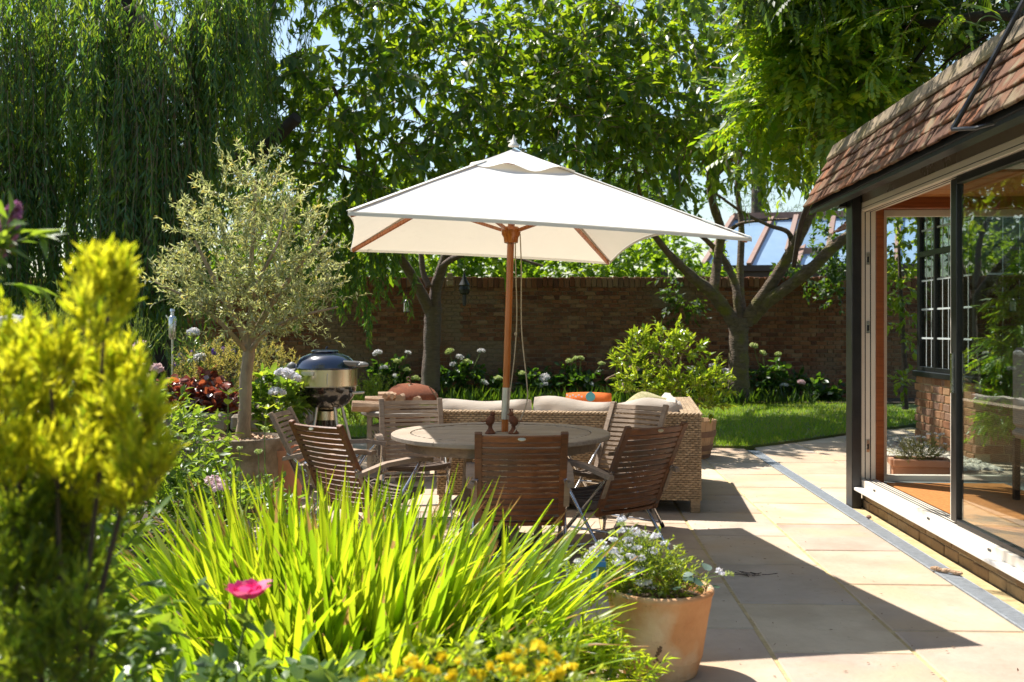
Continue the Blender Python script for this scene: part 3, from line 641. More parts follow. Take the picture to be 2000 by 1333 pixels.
# terracotta trough by the house
t = thing('trough_planter', 'rectangular terracotta trough beyond the end window of the garden room', 'planter', bw(3.65, 9.85))
m = MB(); c = bw(3.48, 9.9, 0)
def trough(mb, c, lx, ly, h, rot, rim=.035, th=.03):
    for a, b in (((-lx/2, -ly/2), (lx/2, -ly/2)), ((lx/2, -ly/2), (lx/2, ly/2)), ((lx/2, ly/2), (-lx/2, ly/2)), ((-lx/2, ly/2), (-lx/2, -ly/2))):
        p = rot @ Vector((*a, h/2-.02)); q = rot @ Vector((*b, h/2-.02)); mb.bar(c+p, c+q, th, h-.04)
        p = rot @ Vector((a[0]*1.07, a[1]*1.12, h-.03)); q = rot @ Vector((b[0]*1.07, b[1]*1.12, h-.03)); mb.bar(c+p, c+q, th+.02, .07, b=.008)
rt = Matrix.Rotation(R(-14), 3, 'Z'); trough(m, c, .48, .24, .19, rt); m.build('body', M['terra2'], t)
m = MB(); m.box(c+Vector((0, 0, .13)), (.44, .2, .02), rt); m.build('soil', M['soil'], t)
# ------------------------------------------------------------------ round table
TX, TY, TZ = -.074, 6.61, .77
t = thing('round_table', 'round slatted teak table standing under the ivory parasol', 'table', (TX, TY, 0))
c0 = Vector((TX, TY, 0)); tr = Matrix.Rotation(R(-3), 3, 'Z'); RO, RI = .725, .60
for k in range(8):
    a0, a1 = k*math.pi/4+.2, (k+1)*math.pi/4+.2-.006; m = MB(); n = 7; vs_ = []
    prof = [(RI, -.034), (RO-.006, -.034), (RO, -.028), (RO, -.006), (RO-.008, 0), (RI, 0)]
    for i in range(n+1):
        a = a0+(a1-a0)*i/n
        vs_ += [c0+Vector((r*math.cos(a), r*math.sin(a), TZ+z)) for r, z in prof]
    np_ = len(prof); fs = [(i*np_+j, i*np_+(j+1) % np_, (i+1)*np_+(j+1) % np_, (i+1)*np_+j) for i in range(n) for j in range(np_)]+[tuple(range(np_)), tuple(range(n*np_, (n+1)*np_))]
    m.add(vs_, fs).build('rim_segment', M['tabletop'], t)
wd = .0535; y = -RI+.004
while y < RI-.02:
    yc = y+wd/2; h = math.sqrt(max(0.0, (RI-.004)**2-max(abs(y), abs(y+wd))**2))
    spans = [(-h, h)] if abs(yc) > .05 else [(-h, -.045), (.045, h)]
    for x0, x1 in spans:
        if x1-x0 > .03: m = MB(); m.cbox(c0+tr @ Vector(((x0+x1)/2, yc, TZ-.016+random.uniform(-.001, .001))), (x1-x0, wd-.006, .028), .003, tr); m.build('plank', M['tabletop'], t)
    y += wd
m = MB(); m.lathe([(.036, -.03), (.075, -.03), (.075, .003), (.036, .003), (.036, -.03)], c0+Vector((0, 0, TZ)), 20); m.build('centre_ring', M['tabletop'], t)
m = MB(); m.lathe([(.60, -.10), (.63, -.10), (.63, -.036), (.60, -.036), (.60, -.10)], c0+Vector((0, 0, TZ)), 40); m.build('apron', M['teakgrey'], t)
for a in (20, 110, 200, 290):
    d = Vector((math.cos(R(a)), math.sin(R(a)), 0)); m = MB(); m.bar(c0+d*.27, c0+d*.22+Vector((0, 0, .70)), .05, .05, b=.006); m.build('leg', M['teakgrey'], t)

# ------------------------------------------------------------------ folding armchairs
def make_chair(name, label, back, seat, group, parts_only=False):
    t = thing(name, label, 'chair', (0, 0, 0), group)
    def bp(x, s):                        # point on the reclined back, s = 0 bottom .. 1 top
        return Vector((x, -.17-.235*s-.03*math.sin(s*2.4)*0-.03*(1-(x/.24)**2)-.02*s*s, .345+.535*s))
    for sx in (-1, 1):
        pts = [bp(sx*.25, s) for s in (-.02, .25, .5, .75, 1.01)]; m = MB()
        for a, b in zip(pts, pts[1:]): m.bar(a, b+(b-a)*.03, .045, .028, up=(0, 1, .3), b=.004)
        m.build('stile', back, t)
        m = MB(); a = bp(sx*.262, .20); b = bp(sx*.262, .50); o = Vector((sx*.014, -.022, 0)); m.bar(a+o, b+o, .034, .006, up=(0, 1, .4), b=.001); m.build('hinge_plate', M['teakgrey'], t)
    N = 16
    for k in range(N):
        s = .01+k/(N-1)*.945; m = MB(); n = 6; hh = .0118 if k < N-1 else .0175; vs_ = []
        for i in range(n+1):
            x = -.232+.464*i/n; c = bp(x, s); up = (bp(x, s+.02)-bp(x, s-.02)).normalized(); nn = Vector((0, up.z, -up.y))
            vs_ += [c+up*hh+nn*.007, c+up*hh-nn*.007, c-up*hh-nn*.007, c-up*hh+nn*.007]
        fs = [(4*i+j, 4*i+(j+1) % 4, 4*i+4+(j+1) % 4, 4*i+4+j) for i in range(n) for j in range(4)]+[(0,1,2,3), (4*n+3,4*n+2,4*n+1,4*n)]
        m.add(vs_, fs).build('back_slat', back, t)
    m = MB(); c = bp(0, .955)+Vector((0, -.0125, 0)); m.lathe([(0, .002), (.8, .002), (1, 0), (1, -.003)], c, 20, rot=Matrix.Rotation(R(70), 3, 'X') @ Matrix.Diagonal((.024, .011, 1))); m.build('badge', M['brass'], t)
    for k in range(11):                  # seat slats, dished
        f = k/10; y = -.19+.43*f; z = .40+.045*f*f-.02*math.sin(f*math.pi); m = MB(); n = 6; vs_ = []
        for i in range(n+1):
            x = -.235+.47*i/n; zz = z-.022*(1-(x/.235)**2)
            vs_ += [(x, y-.0165, zz-.009), (x, y+.0165, zz-.007), (x, y+.0165, zz+.009), (x, y-.0165, zz+.007)]
        fs = [(4*i+j, 4*i+(j+1) % 4, 4*i+4+(j+1) % 4, 4*i+4+j) for i in range(n) for j in range(4)]+[(0,1,2,3), (4*n+3,4*n+2,4*n+1,4*n)]
        m.add(vs_, fs).build('seat_slat', seat, t)
    for sx in (-1, 1):
        m = MB(); P_ = [(sx*.245, -.20, .39), (sx*.245, .02, .385), (sx*.245, .25, .435)]
        for a, b in zip(P_, P_[1:]): m.bar(a, b, .022, .045, b=.004)
        m.build('seat_rail', seat, t)
        m = MB(); pa = [(sx*.295, -.33, .585), (sx*.30, -.12, .632), (sx*.30, .12, .645), (sx*.295, .27, .625)]; vs_ = []
        for i, (x, y, z) in enumerate(pa):
            w_ = (.022, .03, .032, .026)[i]
            vs_ += [(x-w_, y, z-.013), (x+w_, y, z-.013), (x+w_*.9, y, z+.013), (x-w_*.9, y, z+.013)]
        fs = [(4*i+j, 4*i+(j+1) % 4, 4*i+4+(j+1) % 4, 4*i+4+j) for i in range(3) for j in range(4)]+[(0,1,2,3), (15,14,13,12)]
        m.add(vs_, fs).build('armrest', M['teakgrey'], t)
        m = MB(); m.tube([(sx*.285, .20, .63), (sx*.278, -.33, .012)], .0115, 10); m.build('leg', M['steel'], t, 40)
        m = MB(); m.tube([(sx*.262, -.31, .62), (sx*.262, .33, .012)], .0115, 10); m.build('leg', M['steel'], t, 40)
        m = MB(); m.tube([(sx*.279, -.335, .006), (sx*.279, -.312, .035)], .0155, 8); m.build('foot_cap', M['rubber'], t); m = MB(); m.tube([(sx*.262, .335, .006), (sx*.262, .312, .035)], .0155, 8); m.build('foot_cap', M['rubber'], t)
    for y, z, hx in ((-.305, .042, .276), (.29, .05, .262), (.0, .33, .27)): m = MB(); m.tube([(-hx, y, z), (hx, y, z)], .0095, 8); m.build('crossbar', M['steel'], t, 40)
    return t
G1 = 'folding teak chairs round the table'
brown = make_chair('folding_chair', '', M['teak'], M['teakdark'], G1)
grey = make_chair('folding_chair', '', M['teakgrey'], M['teakdark'], G1)
def face(o, x, y, tx, ty, label):        # the chair's front looks from (x, y) towards (tx, ty)
    o.scale = (.94, 1, 1); o.location = (x, y, 0); o.rotation_euler = (0, 0, math.atan2(ty-y, tx-x)-math.pi/2); o['label'] = label
face(brown, .04, 5.84, .0, 7.2, 'brown folding chair nearest the camera, its back square to us')
face(copy_tree(brown), .60, 6.22, -.30, 7.40, 'brown folding chair right of the table, its slatted back turned towards us at an angle')
face(copy_tree(brown), -.90, 6.30, -.04, 7.26, 'orange brown folding chair left of the table')
face(grey, -.74, 7.64, -.52, 6.5, 'greyed folding chair beside the stack of logs, facing us')
face(copy_tree(grey), .69, 7.22, -.12, 6.27, 'greyed folding chair with its back against the wicker sofa')
face(copy_tree(grey), -1.19, 6.92, -.1, 6.87, 'greyed folding chair mostly hidden behind the orange brown chair')

# ------------------------------------------------------------------ parasol
t = thing('parasol', 'large rectangular ivory canvas parasol on a varnished wooden pole', 'parasol', (-.074, 6.61, 0))
NL, NR, FR, FL = map(Vector, ((-.835, 5.07, 2.05), (1.30, 5.40, 1.946), (.795, 8.125, 2.0), (-1.265, 7.81, 2.08)))
p0 = Vector((-.072, 6.61, .02)); ptop = Vector((.012, 6.60, 2.66)); pdir = (ptop-p0).normalized()
def pole(z): return p0+pdir*((z-p0.z)/pdir.z)
m = MB(); m.tube([pole(1.06), pole(2.63)], .0235, 16); m.tube([pole(.70), pole(.86)], .0235, 16); m.build('pole', M['polewood'], t, 40)
m = MB(); m.tube([pole(.855), pole(1.065)], .026, 16); m.tube([pole(.05), pole(.71)], .026, 16); m.build('sleeve', M['alu'], t, 40)
m = MB(); m.lathe([(0, 0), (.26, 0), (.27, .02), (.26, .06), (.06, .085), (.04, .2), (0, .2)], (-.072, 6.61, 0), 28); m.build('base', M['rubber'], t, 40)
apex = pole(2.635)
def canopy_pt(A, B, s, f, raise_):       # f: 0 at the crown .. 1 at the hem, s along the hem
    hem = A.lerp(B, s); q = 4*s*(1-s); hem = hem.lerp(Vector((apex.x, apex.y, hem.z)), q*raise_*.55)+Vector((0, 0, raise_*q))
    p = apex.lerp(hem, f); return p-Vector((0, 0, .028*q*math.sin(f*math.pi)))
can = MB()
for A, B, rz in ((NL, NR, .012), (NR, FR, .13), (FR, FL, .012), (FL, NL, .05)):
    can.grid(lambda u, v: canopy_pt(A, B, u, .20+.80*v, rz)+Vector((0, 0, (.004*math.sin(u*19+v*5)+.006*math.sin(u*6.3+2*v)*math.sin(v*4)+.003*math.sin(u*47)*v*v)*math.sin(v*3)*v)), 28, 18)
cano = can.build('canopy', M['canvas'], t, 60)
hm = MB()
for A, B, rz in ((NL, NR, .012), (NR, FR, .13), (FR, FL, .012), (FL, NL, .05)):
    hm.grid(lambda u, v: canopy_pt(A, B, u, 1.001, rz)+Vector((0, 0, .003-.022*v)), 28, 1)
hm.build('hem', M['canvas'], cano)
for A, B in ((NL, NR), (NR, FR), (FR, FL), (FL, NL)):   # stitched seams down the hips
    sm = MB(); pts = [canopy_pt(A, B, 0, f, 0)+Vector((0, 0, .004)) for f in np.linspace(.22, .995, 12)]
    for a_, b_ in zip(pts, pts[1:]): sm.bar(a_, b_, .035, .003)
    sm.build('seam', M['canvas'], cano)
cap = MB(); n = 4
for A, B, kx in ((NL, NR, 1), (NR, FR, .8), (FR, FL, 1), (FL, NL, .8)):
    def cp(u, v):
        q = math.sin(u*math.pi); wv = (math.sin(u*2*math.pi*1.0-.6)**2)
        p = canopy_pt(A, B, u, .30*v, 0); return p+Vector((0, 0, .014+.040*v*(q*.35+wv*1.0)*v-.012*v))
    cap.grid(cp, 20, 8)
cap.build('vent_cap', M['canvas'], cano, 60)
m = MB(); m.lathe([(0, .085), (.008, .06), (.020, .03), (.034, .016), (.038, .004), (.02, 0), (0, 0)], apex+Vector((0, 0, .025)), 18); m.build('finial', M['cream'], t, 50)
m = MB(); m.lathe([(.03, -.06), (.046, -.055), (.05, -.02), (.062, 0), (.066, .03), (.05, .05), (.03, .05)], pole(2.08), 20); m.build('runner', M['polewood'], t, 40)
m = MB(); m.lathe([(.028, -.05), (.06, -.04), (.066, .0), (.03, .02)], pole(2.6), 20); m.build('hub', M['polewood'], t, 40)
mids = [NL.lerp(NR, .5), NR.lerp(FR, .5)+Vector((0, 0, .08)), FR.lerp(FL, .5), FL.lerp(NL, .5)]
for i, c in enumerate((NL, NR, FR, FL)):
    a = pole(2.58); b = a.lerp(c-Vector((0, 0, .02)), .985); m = MB(); m.bar(a, b, .018, .03, b=.003); rb = m.build('rib', M['polewood'], t)
    m = MB(); m.bar(pole(2.09), a.lerp(b, .48), .014, .022); m.build('strut', M['polewood'], rb)
m = MB()
rp, rr = smoothpath([(*(pole(2.06)+Vector((.03,-.03,0))), .0045), (*(pole(1.9)+Vector((.035,-.03,0))), .0045), (*(pole(1.55)+Vector((.055,-.02,0))), .0045), (*(pole(1.3)+Vector((.05,-.02,0))), .0045), (*(pole(1.06)+Vector((.03,-.02,0))), .0045), (*(pole(.95)+Vector((.02,-.035,0))), .0045)], 6); m.tube(rp, rr, 6)
rp, rr = smoothpath([(*(pole(2.08)+Vector((.06,-.04,0))), .0045), (*(pole(1.85)+Vector((.075,-.04,0))), .0045), (*(pole(1.45)+Vector((.09,-.04,0))), .0045), (*(pole(1.1)+Vector((.135,-.06,0))), .0045), (*(pole(.98)+Vector((.14,-.07,0))), .0045), (*(pole(.86)+Vector((.10,-.10,0))), .0045), (TX+.085, TY-.14, .778, .0045), (TX+.06, TY-.12, .777, .0045)], 7); m.tube(rp, rr, 6)
k = pole(1.42)+Vector((.052, -.02, 0)); m.lathe([(0, -.014), (.009, -.008), (.011, 0), (.008, .009), (0, .014)], k, 8)
m.build('cord', M['rope'], t, True)

# ------------------------------------------------------------------ bird ornaments on the table
def bird(px, label, turn, crown):
    p = at(px, 845, 6.56); t = thing('bird_ornament', label, 'ornament', (p.x, 6.5, TZ), 'rusty bird ornaments on the table'); c = Vector((p.x, 6.5, TZ)); rt = Matrix.Rotation(R(turn), 3, 'Z')
    m = MB(); m.lathe([(0, .0), (.034, 0), (.036, .006), (.028, .014), (.017, .03), (.012, .045), (.015, .05), (.015, .056), (.0, .058)], c, 18); m.build('pedestal', M['rust'], t, 50)
    b = MB(); ax = Matrix.Rotation(R(turn), 3, 'Z') @ Matrix.Rotation(R(32), 3, 'Y')
    b.lathe([(0, -.038), (.016, -.032), (.026, -.015), (.028, .0), (.024, .018), (.014, .034), (0, .042)], c+Vector((0, 0, .085)), 16, rot=ax)
    b.lathe([(0, -.018), (.013, -.012), (.0175, 0), (.013, .013), (0, .018)], c+rt @ Vector((.016, 0, .125)), 14); b.build('body', M['rust'], t, 60)
    m = MB(); m.bar(c+rt @ Vector((-.016, 0, .085)), c+rt @ Vector((-.062, 0, .082)), .016, .007, b=.001); m.build('tail', M['rust'], t)
    m = MB(); m.lathe([(.005, 0), (0, .016)], c+rt @ Vector((.031, 0, .124)), 8, rot=rt @ Matrix.Rotation(R(90), 3, 'Y')); m.build('beak', M['rust'], t)
    m = MB()
    for k in range(5 if crown else 3):
        a = k*2*math.pi/5; m.bar(c+rt @ Vector((.016+.006*math.cos(a), .006*math.sin(a), .138)), c+rt @ Vector((.016+.013*math.cos(a), .013*math.sin(a), .162 if crown else .15)), .004, .004)
    m.build('crest', M['rust'], t)
bird(958, 'rusty bird ornament left of the parasol pole, with a round topknot', 25, False)
bird(1003, 'rusty bird ornament right of the parasol pole, wearing a spiky crown', 165, True)

# ------------------------------------------------------------------ wicker corner sofa
S0 = Vector((1.49, 7.83, 0)); SR = Matrix.Rotation(R(-7.5), 3, 'Z')
def sw(x, y, z): return S0+SR @ Vector((x, y, z))      # local: x to the right (negative along the back), y away
SWD, SDP, SHT = 2.12, 1.95, .79
t = thing('wicker_sofa', 'pale brown wicker corner sofa with cream cushions, its back to the table', 'sofa', S0)
m = MB()
def sbox(mb, x0, x1, y0, y1, z0, z1, b=.02): mb.cbox(sw((x0+x1)/2, (y0+y1)/2, (z0+z1)/2), (x1-x0, y1-y0, z1-z0), b, SR)
sbox(m, -SWD, 0, .008, .16, .10, SHT-.012); sbox(m, -.16, -.008, .12, SDP, .10, SHT-.012); sbox(m, -SWD, 0, .16, .85, .1, .32); sbox(m, -.85, 0, .85, SDP, .1, .32); m.build('body', M['wickerdark'], t)
def weave(fn, Lx, Ly, nrm, name='weave', cw=.046, chh=.0175):
    m = MB(); nx = int(Lx/cw); ny = int(Ly/chh); cw, chh = Lx/nx, Ly/ny
    for j in range(ny):
        for i in range(nx+1):
            x0 = (i-.5 if j % 2 else i-1)*cw; x1 = x0+cw; x0 = max(x0, 0); x1 = min(x1, Lx)
            if x1-x0 < .008: continue
            y0, y1 = j*chh+.0016+random.uniform(0, .001), (j+1)*chh-.0016
            d0, d1 = .001, .0105+random.uniform(-.0015, .0015); xa, xb = x0+(x1-x0)*.28, x0+(x1-x0)*.72
            P_ = [(x0, y0, d0), (xa, y0, d1), (xb, y0, d1), (x1, y0, d0), (x0, y1, d0), (xa, y1, d1), (xb, y1, d1), (x1, y1, d0)]
            Q_ = [(x, yy, dd-.006) for x, yy, dd in P_]
            m.add([fn(*q) for q in P_+[Q_[0], Q_[1], Q_[2], Q_[3]]], [(0,1,5,4), (1,2,6,5), (2,3,7,6), (8,9,1,0), (9,10,2,1), (10,11,3,2)])
    return tag(m.build(name, M['wicker'], t), kind='stuff')
weave(lambda x, y, d: sw(-SWD+x, -d+.009, .10+y), SWD, SHT-.11, None)              # back panel towards the table
weave(lambda x, y, d: sw(d-.009, x, .10+y), SDP, SHT-.11, None)                    # right-hand side
weave(lambda x, y, d: sw(-.16+y, x, SHT-.013+d), SDP, .16, None, chh=.027)          # top of the right arm
weave(lambda x, y, d: sw(-SWD+x, y, SHT-.013+d), SWD-.17, .16, None, chh=.027)      # top of the back
weave(lambda x, y, d: sw(-SWD+.009-d, .16-x, .10+y), .16, SHT-.11, None)
m = MB()                                  # plaited edge
for i in range(int(SWD/.03)):
    x = -SWD+.03*i; m.bar(sw(x, -.004, SHT-.012), sw(x+.034, .012, SHT+.001), .017, .012, b=.003)
for i in range(int(SDP/.03)):
    y = .03*i; m.bar(sw(.004, y, SHT-.012), sw(-.012, y+.034, SHT+.001), .017, .012, b=.003)
tag(m.build('plaited_edge', M['wicker'], t), kind='stuff')
for x, y in ((-.045, .05), (-SWD+.05, .05), (-.05, SDP-.05), (-SWD+.05, .78)):
    m = MB(); sbox(m, x-.035, x+.035, y-.035, y+.035, 0, .105, .006)
    for k in range(5): sbox(m, x-.038, x+.038, y-.038, y+.038, .008+k*.0195, .024+k*.0195, .003)
    m.build('leg', M['wicker'], t)
def cushion(name, label, cat, c, sz, rot, mat, group=None, puff=.3, wob=.0, pinch=.0, top=True):
    """pillow: box with swollen faces, parted seams and soft corners"""
    m = MB(); N = 12; hx, hy, hz = [s/2 for s in sz]
    def pt(u, v, side):
        x, z = 2*u-1, 2*v-1; e = (1-abs(x)**3.5)*(1-abs(z)**3.5); th = hy*(.32+.68*max(e, 0)**.45)
        k = 1-pinch*(1-max(0, 1-abs(x*z)))*.5
        w = wob*math.sin(x*5+z*3+side)+wob*.6*math.sin(z*9-x*4)
        return Vector(c)+rot @ Vector((x*hx*(1-.03*z*z)*k, side*th+w*e, z*hz*(1-.05*x*x)*k+wob*1.3*math.sin(x*3.1+c[0]*7)*(z > .3)))
    for sd_ in (-1, 1): m.grid(lambda u, v: pt(u, v, sd_), N, N)
    rim = [(i/N, 0) for i in range(N)]+[(1, i/N) for i in range(N)]+[(1-i/N, 1) for i in range(N)]+[(0, 1-i/N) for i in range(N)]
    b = len(m.v); n = len(rim); m.v += [tuple(pt(u, v, s)) for s in (-1, 1) for u, v in rim]; m.f += [(b+i, b+(i+1) % n, b+n+(i+1) % n, b+n+i) for i in range(n)]; m.m += [0]*n
    o = m.build(name, mat, None, 50); return tag(o, label, cat, group) if label else o
G2 = 'cream cushions of the wicker sofa'
lean = SR @ Matrix.Rotation(R(-9), 3, 'X')
cushion('back_cushion', 'long cream back cushion at the sofa\'s left end, behind the greyed chair\'s shoulder', 'cushion', sw(-SWD+.36, .24, .605), (.78, .20, .52), lean, M['cushion'], G2, wob=.012)
cushion('back_cushion', 'cream back cushion right of the parasol pole, its left corner standing highest', 'cushion', sw(-1.02, .24, .618), (.70, .20, .52), lean @ Matrix.Rotation(R(2.5), 3, 'Y'), M['cushion'], G2, wob=.014)
cushion('back_cushion', 'cream back cushion half hidden by the greyed chair against the sofa', 'cushion', sw(-.42, .24, .615), (.50, .20, .52), lean, M['cushion'], G2, wob=.014)
side = SR @ Matrix.Rotation(R(90), 3, 'Z') @ Matrix.Rotation(R(8), 3, 'X')
cushion('back_cushion', 'cream cushion leaning on the sofa\'s right arm near the olive cushion', 'cushion', sw(-.25, .72, .615), (.72, .17, .50), side, M['cushion'], G2, wob=.014)
cushion('back_cushion', 'cream cushion at the far end of the sofa\'s right arm', 'cushion', sw(-.25, 1.5, .60), (.72, .17, .48), side, M['cushion'], G2, wob=.01)
for i, (x0, x1, y0, y1, lb) in enumerate(((-SWD+.04, -1.05, .33, .86, 'left'), (-1.03, -.36, .33, .86, 'corner'), (-.84, -.36, .9, 1.9, 'right'))):
    o = MB(); sbox(o, x0, x1, y0, y1, .325, .46, .03); tag(o.build('seat_cushion', M['cushion']), 'flat cream seat cushion on the %s part of the wicker sofa' % lb, 'cushion', 'cream seat cushions of the sofa')
o = cushion('scatter_cushion', 'bright orange cushion with a teal spot showing above the sofa back', 'cushion', sw(-.92, .60, .712), (.40, .14, .40), SR @ Matrix.Rotation(R(-14), 3, 'X'), M['orange'])
m = MB(); cc = Vector(sw(-.90, .545, .877)); rr_ = SR @ Matrix.Rotation(R(76), 3, 'X')
m.lathe([(0, .004), (.04, .0035), (.041, 0)], cc+Vector((0, .0, .0)), 16, rot=rr_); m.build('printed_spot', M['teal'], o)
m = MB()
for k in range(6): m.box(cc+SR @ Vector((-.20+.025*k, .002, .012-.012*(k % 2))), (.016, .004, .012), SR)
m.build('printed_letters', M['whiteprint'], o)
cushion('scatter_cushion', 'olive speckled cushion with a peaked corner on the sofa by the arm', 'cushion', sw(-.42, .47, .70), (.46, .15, .42), SR @ Matrix.Rotation(R(12), 3, 'Z') @ Matrix.Rotation(R(-20), 3, 'X') @ Matrix.Rotation(R(-8), 3, 'Y'), M['olivecush'], wob=.02, pinch=.25)
cushion('scatter_cushion', 'white cushion with a grey edge lying by the sofa arm', 'cushion', sw(-.28, .36, .70), (.42, .14, .36), SR @ Matrix.Rotation(R(35), 3, 'Z') @ Matrix.Rotation(R(-30), 3, 'X'), M['cushion'], wob=.012)

# ------------------------------------------------------------------ kettle barbecue
BX, BY = -1.72, 9.2; c = Vector((BX, BY, 0))
t = thing('kettle_barbecue', 'blue black kettle barbecue with a steel ring on angled legs', 'barbecue', c)
m = MB(); m.lathe([(0, .700), (.07, .703), (.14, .725), (.21, .772), (.262, .84), (.283, .90), (.287, .925), (.280, .925), (.25, .84), (0, .73)], c, 40); m.build('bowl', M['bowl'], t, 60)
m = MB(); m.lathe([(.286, .926), (.288, .928), (.288, 1.088), (.282, 1.088), (.282, .928)], c, 40); m.lathe([(.288, .925), (.296, .93), (.288, .935)], c, 40); rg = m.build('ring', M['gold'], t, 40)
m = MB(); m.tube([c+Vector((.07, -.283, .955)), c+Vector((.07, -.305, .955)), c+Vector((.07, -.305, 1.05)), c+Vector((.07, -.283, 1.05))], .006, 6); m.build('ring_handle', M['alu'], rg)
m = MB(); m.box(c+Vector((-.115, -.267, 1.052)), (.13, .004, .035), Matrix.Rotation(R(-22), 3, 'Z')); m.build('name_plate', M['alu'], rg)
m = MB(); m.lathe([(.293, 1.085), (.297, 1.095), (.290, 1.105), (.280, 1.125), (.255, 1.165), (.215, 1.20), (.15, 1.228), (.08, 1.24), (0, 1.243)], c, 48); ld_ = m.build('lid', M['enamel'], t, 60)
m = MB(); m.lathe([(.125, 1.236), (.13, 1.25), (.11, 1.262), (.05, 1.266), (0, 1.266)], c+Vector((-.01, 0, 0)), 28); m.tube([c+Vector((0, 0, 1.26)), c+Vector((.005, 0, 1.285)), c+Vector((.02, 0, 1.29))], .006, 6); m.build('vent', M['enamel'], ld_, 40)
m = MB(); m.bar(c+Vector((.18, -.16, 1.145)), c+Vector((.33, -.11, 1.135)), .05, .05, b=.012); m.bar(c+Vector((.32, -.15, 1.125)), c+Vector((.37, .02, 1.125)), .06, .035, b=.012); m.bar(c+Vector((.36, .03, 1.13)), c+Vector((.2, .16, 1.14)), .05, .035, b=.01); m.build('lid_handle', M['plastic'], ld_)
m = MB(); m.lathe([(0, -.05), (.04, -.03), (.05, 0), (.04, .03), (0, .05)], c+Vector((-.30, -.06, 1.105)), 12); m.bar(c+Vector((-.33, -.1, 1.07)), c+Vector((-.24, -.15, 1.08)), .05, .03, b=.008); m.build('hinge', M['plastic'], ld_, 50)
m = MB(); m.bar(c+Vector((.26, -.1, .87)), c+Vector((.37, -.1, .875)), .06, .022, b=.006); m.build('side_handle', M['alu'], t)
m = MB(); m.bar(c+Vector((-.26, -.1, .88)), c+Vector((-.37, -.1, .885)), .09, .02, b=.006); m.build('side_handle', M['alu'], t)
for a in (200, 250, 310, 345):
    d = Vector((math.cos(R(a)), math.sin(R(a)), 0)); m = MB(); m.tube([c+d*.16+Vector((0, 0, .74)), c+d*.36+Vector((0, 0, .0))], .0135, 10); m.build('leg', M['alu'], t, 40)
m = MB(); m.lathe([(.105, .70), (.108, .62), (.10, .62)], c, 28); m.build('ash_band', M['gold'], t, 40)
m = MB(); m.lathe([(.10, .622), (.104, .62), (.10, .53), (0, .525)], c, 28); m.build('ash_can', M['bowl'], t, 40)
m = MB(); m.lathe([(0, -.014), (.075, -.014), (.085, 0), (.075, .014), (0, .014)], c+Vector((.30, .12, .085)), 18, rot=Matrix.Rotation(R(90), 3, 'Y')); m.build('wheel', M['rubber'], t, 40)

# ------------------------------------------------------------------ fire table with logs and a rusty spark guard
FX, FY = -1.06, 9.75; c = Vector((FX, FY, 0))
t = thing('fire_table', 'grey round fire table with lattice sides carrying a pile of logs', 'fire pit', c)
m = MB(); m.lathe([(.30, .625), (.40, .62), (.415, .635), (.415, .66), (.40, .672), (.30, .672)], c, 40); m.build('rim', M['greywood'], t, 40)
m = MB(); m.lathe([(.30, .66), (.29, .60), (.18, .54), (0, .53)], c, 32); m.build('fire_bowl', M['rust'], t, 50)
for k in range(6):
    a = R(60*k+18); b = R(60*(k+1)+18); p, q = [c+Vector((.335*math.cos(x), .335*math.sin(x), 0)) for x in (a, b)]
    m = MB(); m.bar(p, p+Vector((0, 0, .625)), .05, .05, b=.006); m.build('leg', M['greywood'], t)
    m = MB(); m.bar(p+Vector((0, 0, .50)), q+Vector((0, 0, .50)), .022, .035); m.bar(p+Vector((0, 0, .12)), q+Vector((0, 0, .12)), .022, .035)
    for s in np.linspace(-.5, 1.4, 14):
        for dr_ in (1, -1):
            s0, s1 = s, s+dr_*1.1
            lo, hi = max(0, min(s0, s1)), min(1, max(s0, s1))
            if hi-lo < .1: continue
            f = lambda x: p.lerp(q, x)+Vector((0, 0, .135+.35*(x-s0)/(s1-s0)))
            za, zb = f(lo), f(hi); m.bar(za, zb, .006, .014)
    m.build('lattice_panel', M['greywood'], t)
def log(p, q, r, label):
    m = MB(); p, q = Vector(p), Vector(q); ax = (q-p); L = ax.length; ax.normalize(); x = ax.cross(Vector((0, 0, 1))).normalized(); y = x.cross(ax); vs_ = []
    pr = [(math.cos(R(a))*r*random.uniform(.9, 1.08), math.sin(R(a))*r*random.uniform(.9, 1.08)) for a in (-80, -40, 0, 40, 75)]+[(-r*.55, r*.75), (-r*.75, -r*.3)]
    for s in (0, .35, .7, 1): vs_ += [p+ax*L*s+x*(a+random.uniform(-.004, .004))+y*(b+random.uniform(-.004, .004)) for a, b in pr]
    n = len(pr); m.add(vs_, [(i*n+j, i*n+(j+1) % n, (i+1)*n+(j+1) % n, (i+1)*n+j) for i in range(3) for j in range(n)]+[tuple(range(n)), tuple(range(3*n, 4*n))])
    tag(m.build('log', M['log']), label, 'log', 'split logs on the fire table')
Z0 = .675
log((FX-.46, FY-.30, Z0+0.048), (FX-.02, FY-.20, Z0+0.024), .055, 'longest split log lying across the front rim of the fire table')
log((FX-.36, FY-.12, Z0+0.072), (FX+.06, FY-.10, Z0+0.062), .06, 'pale split log on the second tier of the fire table pile')
log((FX-.30, FY+.06, Z0+0.056), (FX+.12, FY+.02, Z0+0.072), .06, 'split log at the back of the fire table pile, under the spark guard')
log((FX-.24, FY-.08, Z0+0.124), (FX+.14, FY-.04, Z0+0.118), .05, 'upper split log below the rusty spark guard rim')
log((FX-.02, FY-.26, Z0+0.105), (FX+.05, FY+.12, Z0+0.124), .05, 'round log showing its cut end beneath the spark guard')
log((FX+.14, FY-.24, Z0+0.087), (FX+.18, FY+.12, Z0+0.105), .048, 'log pointing at us at the right side of the fire table')
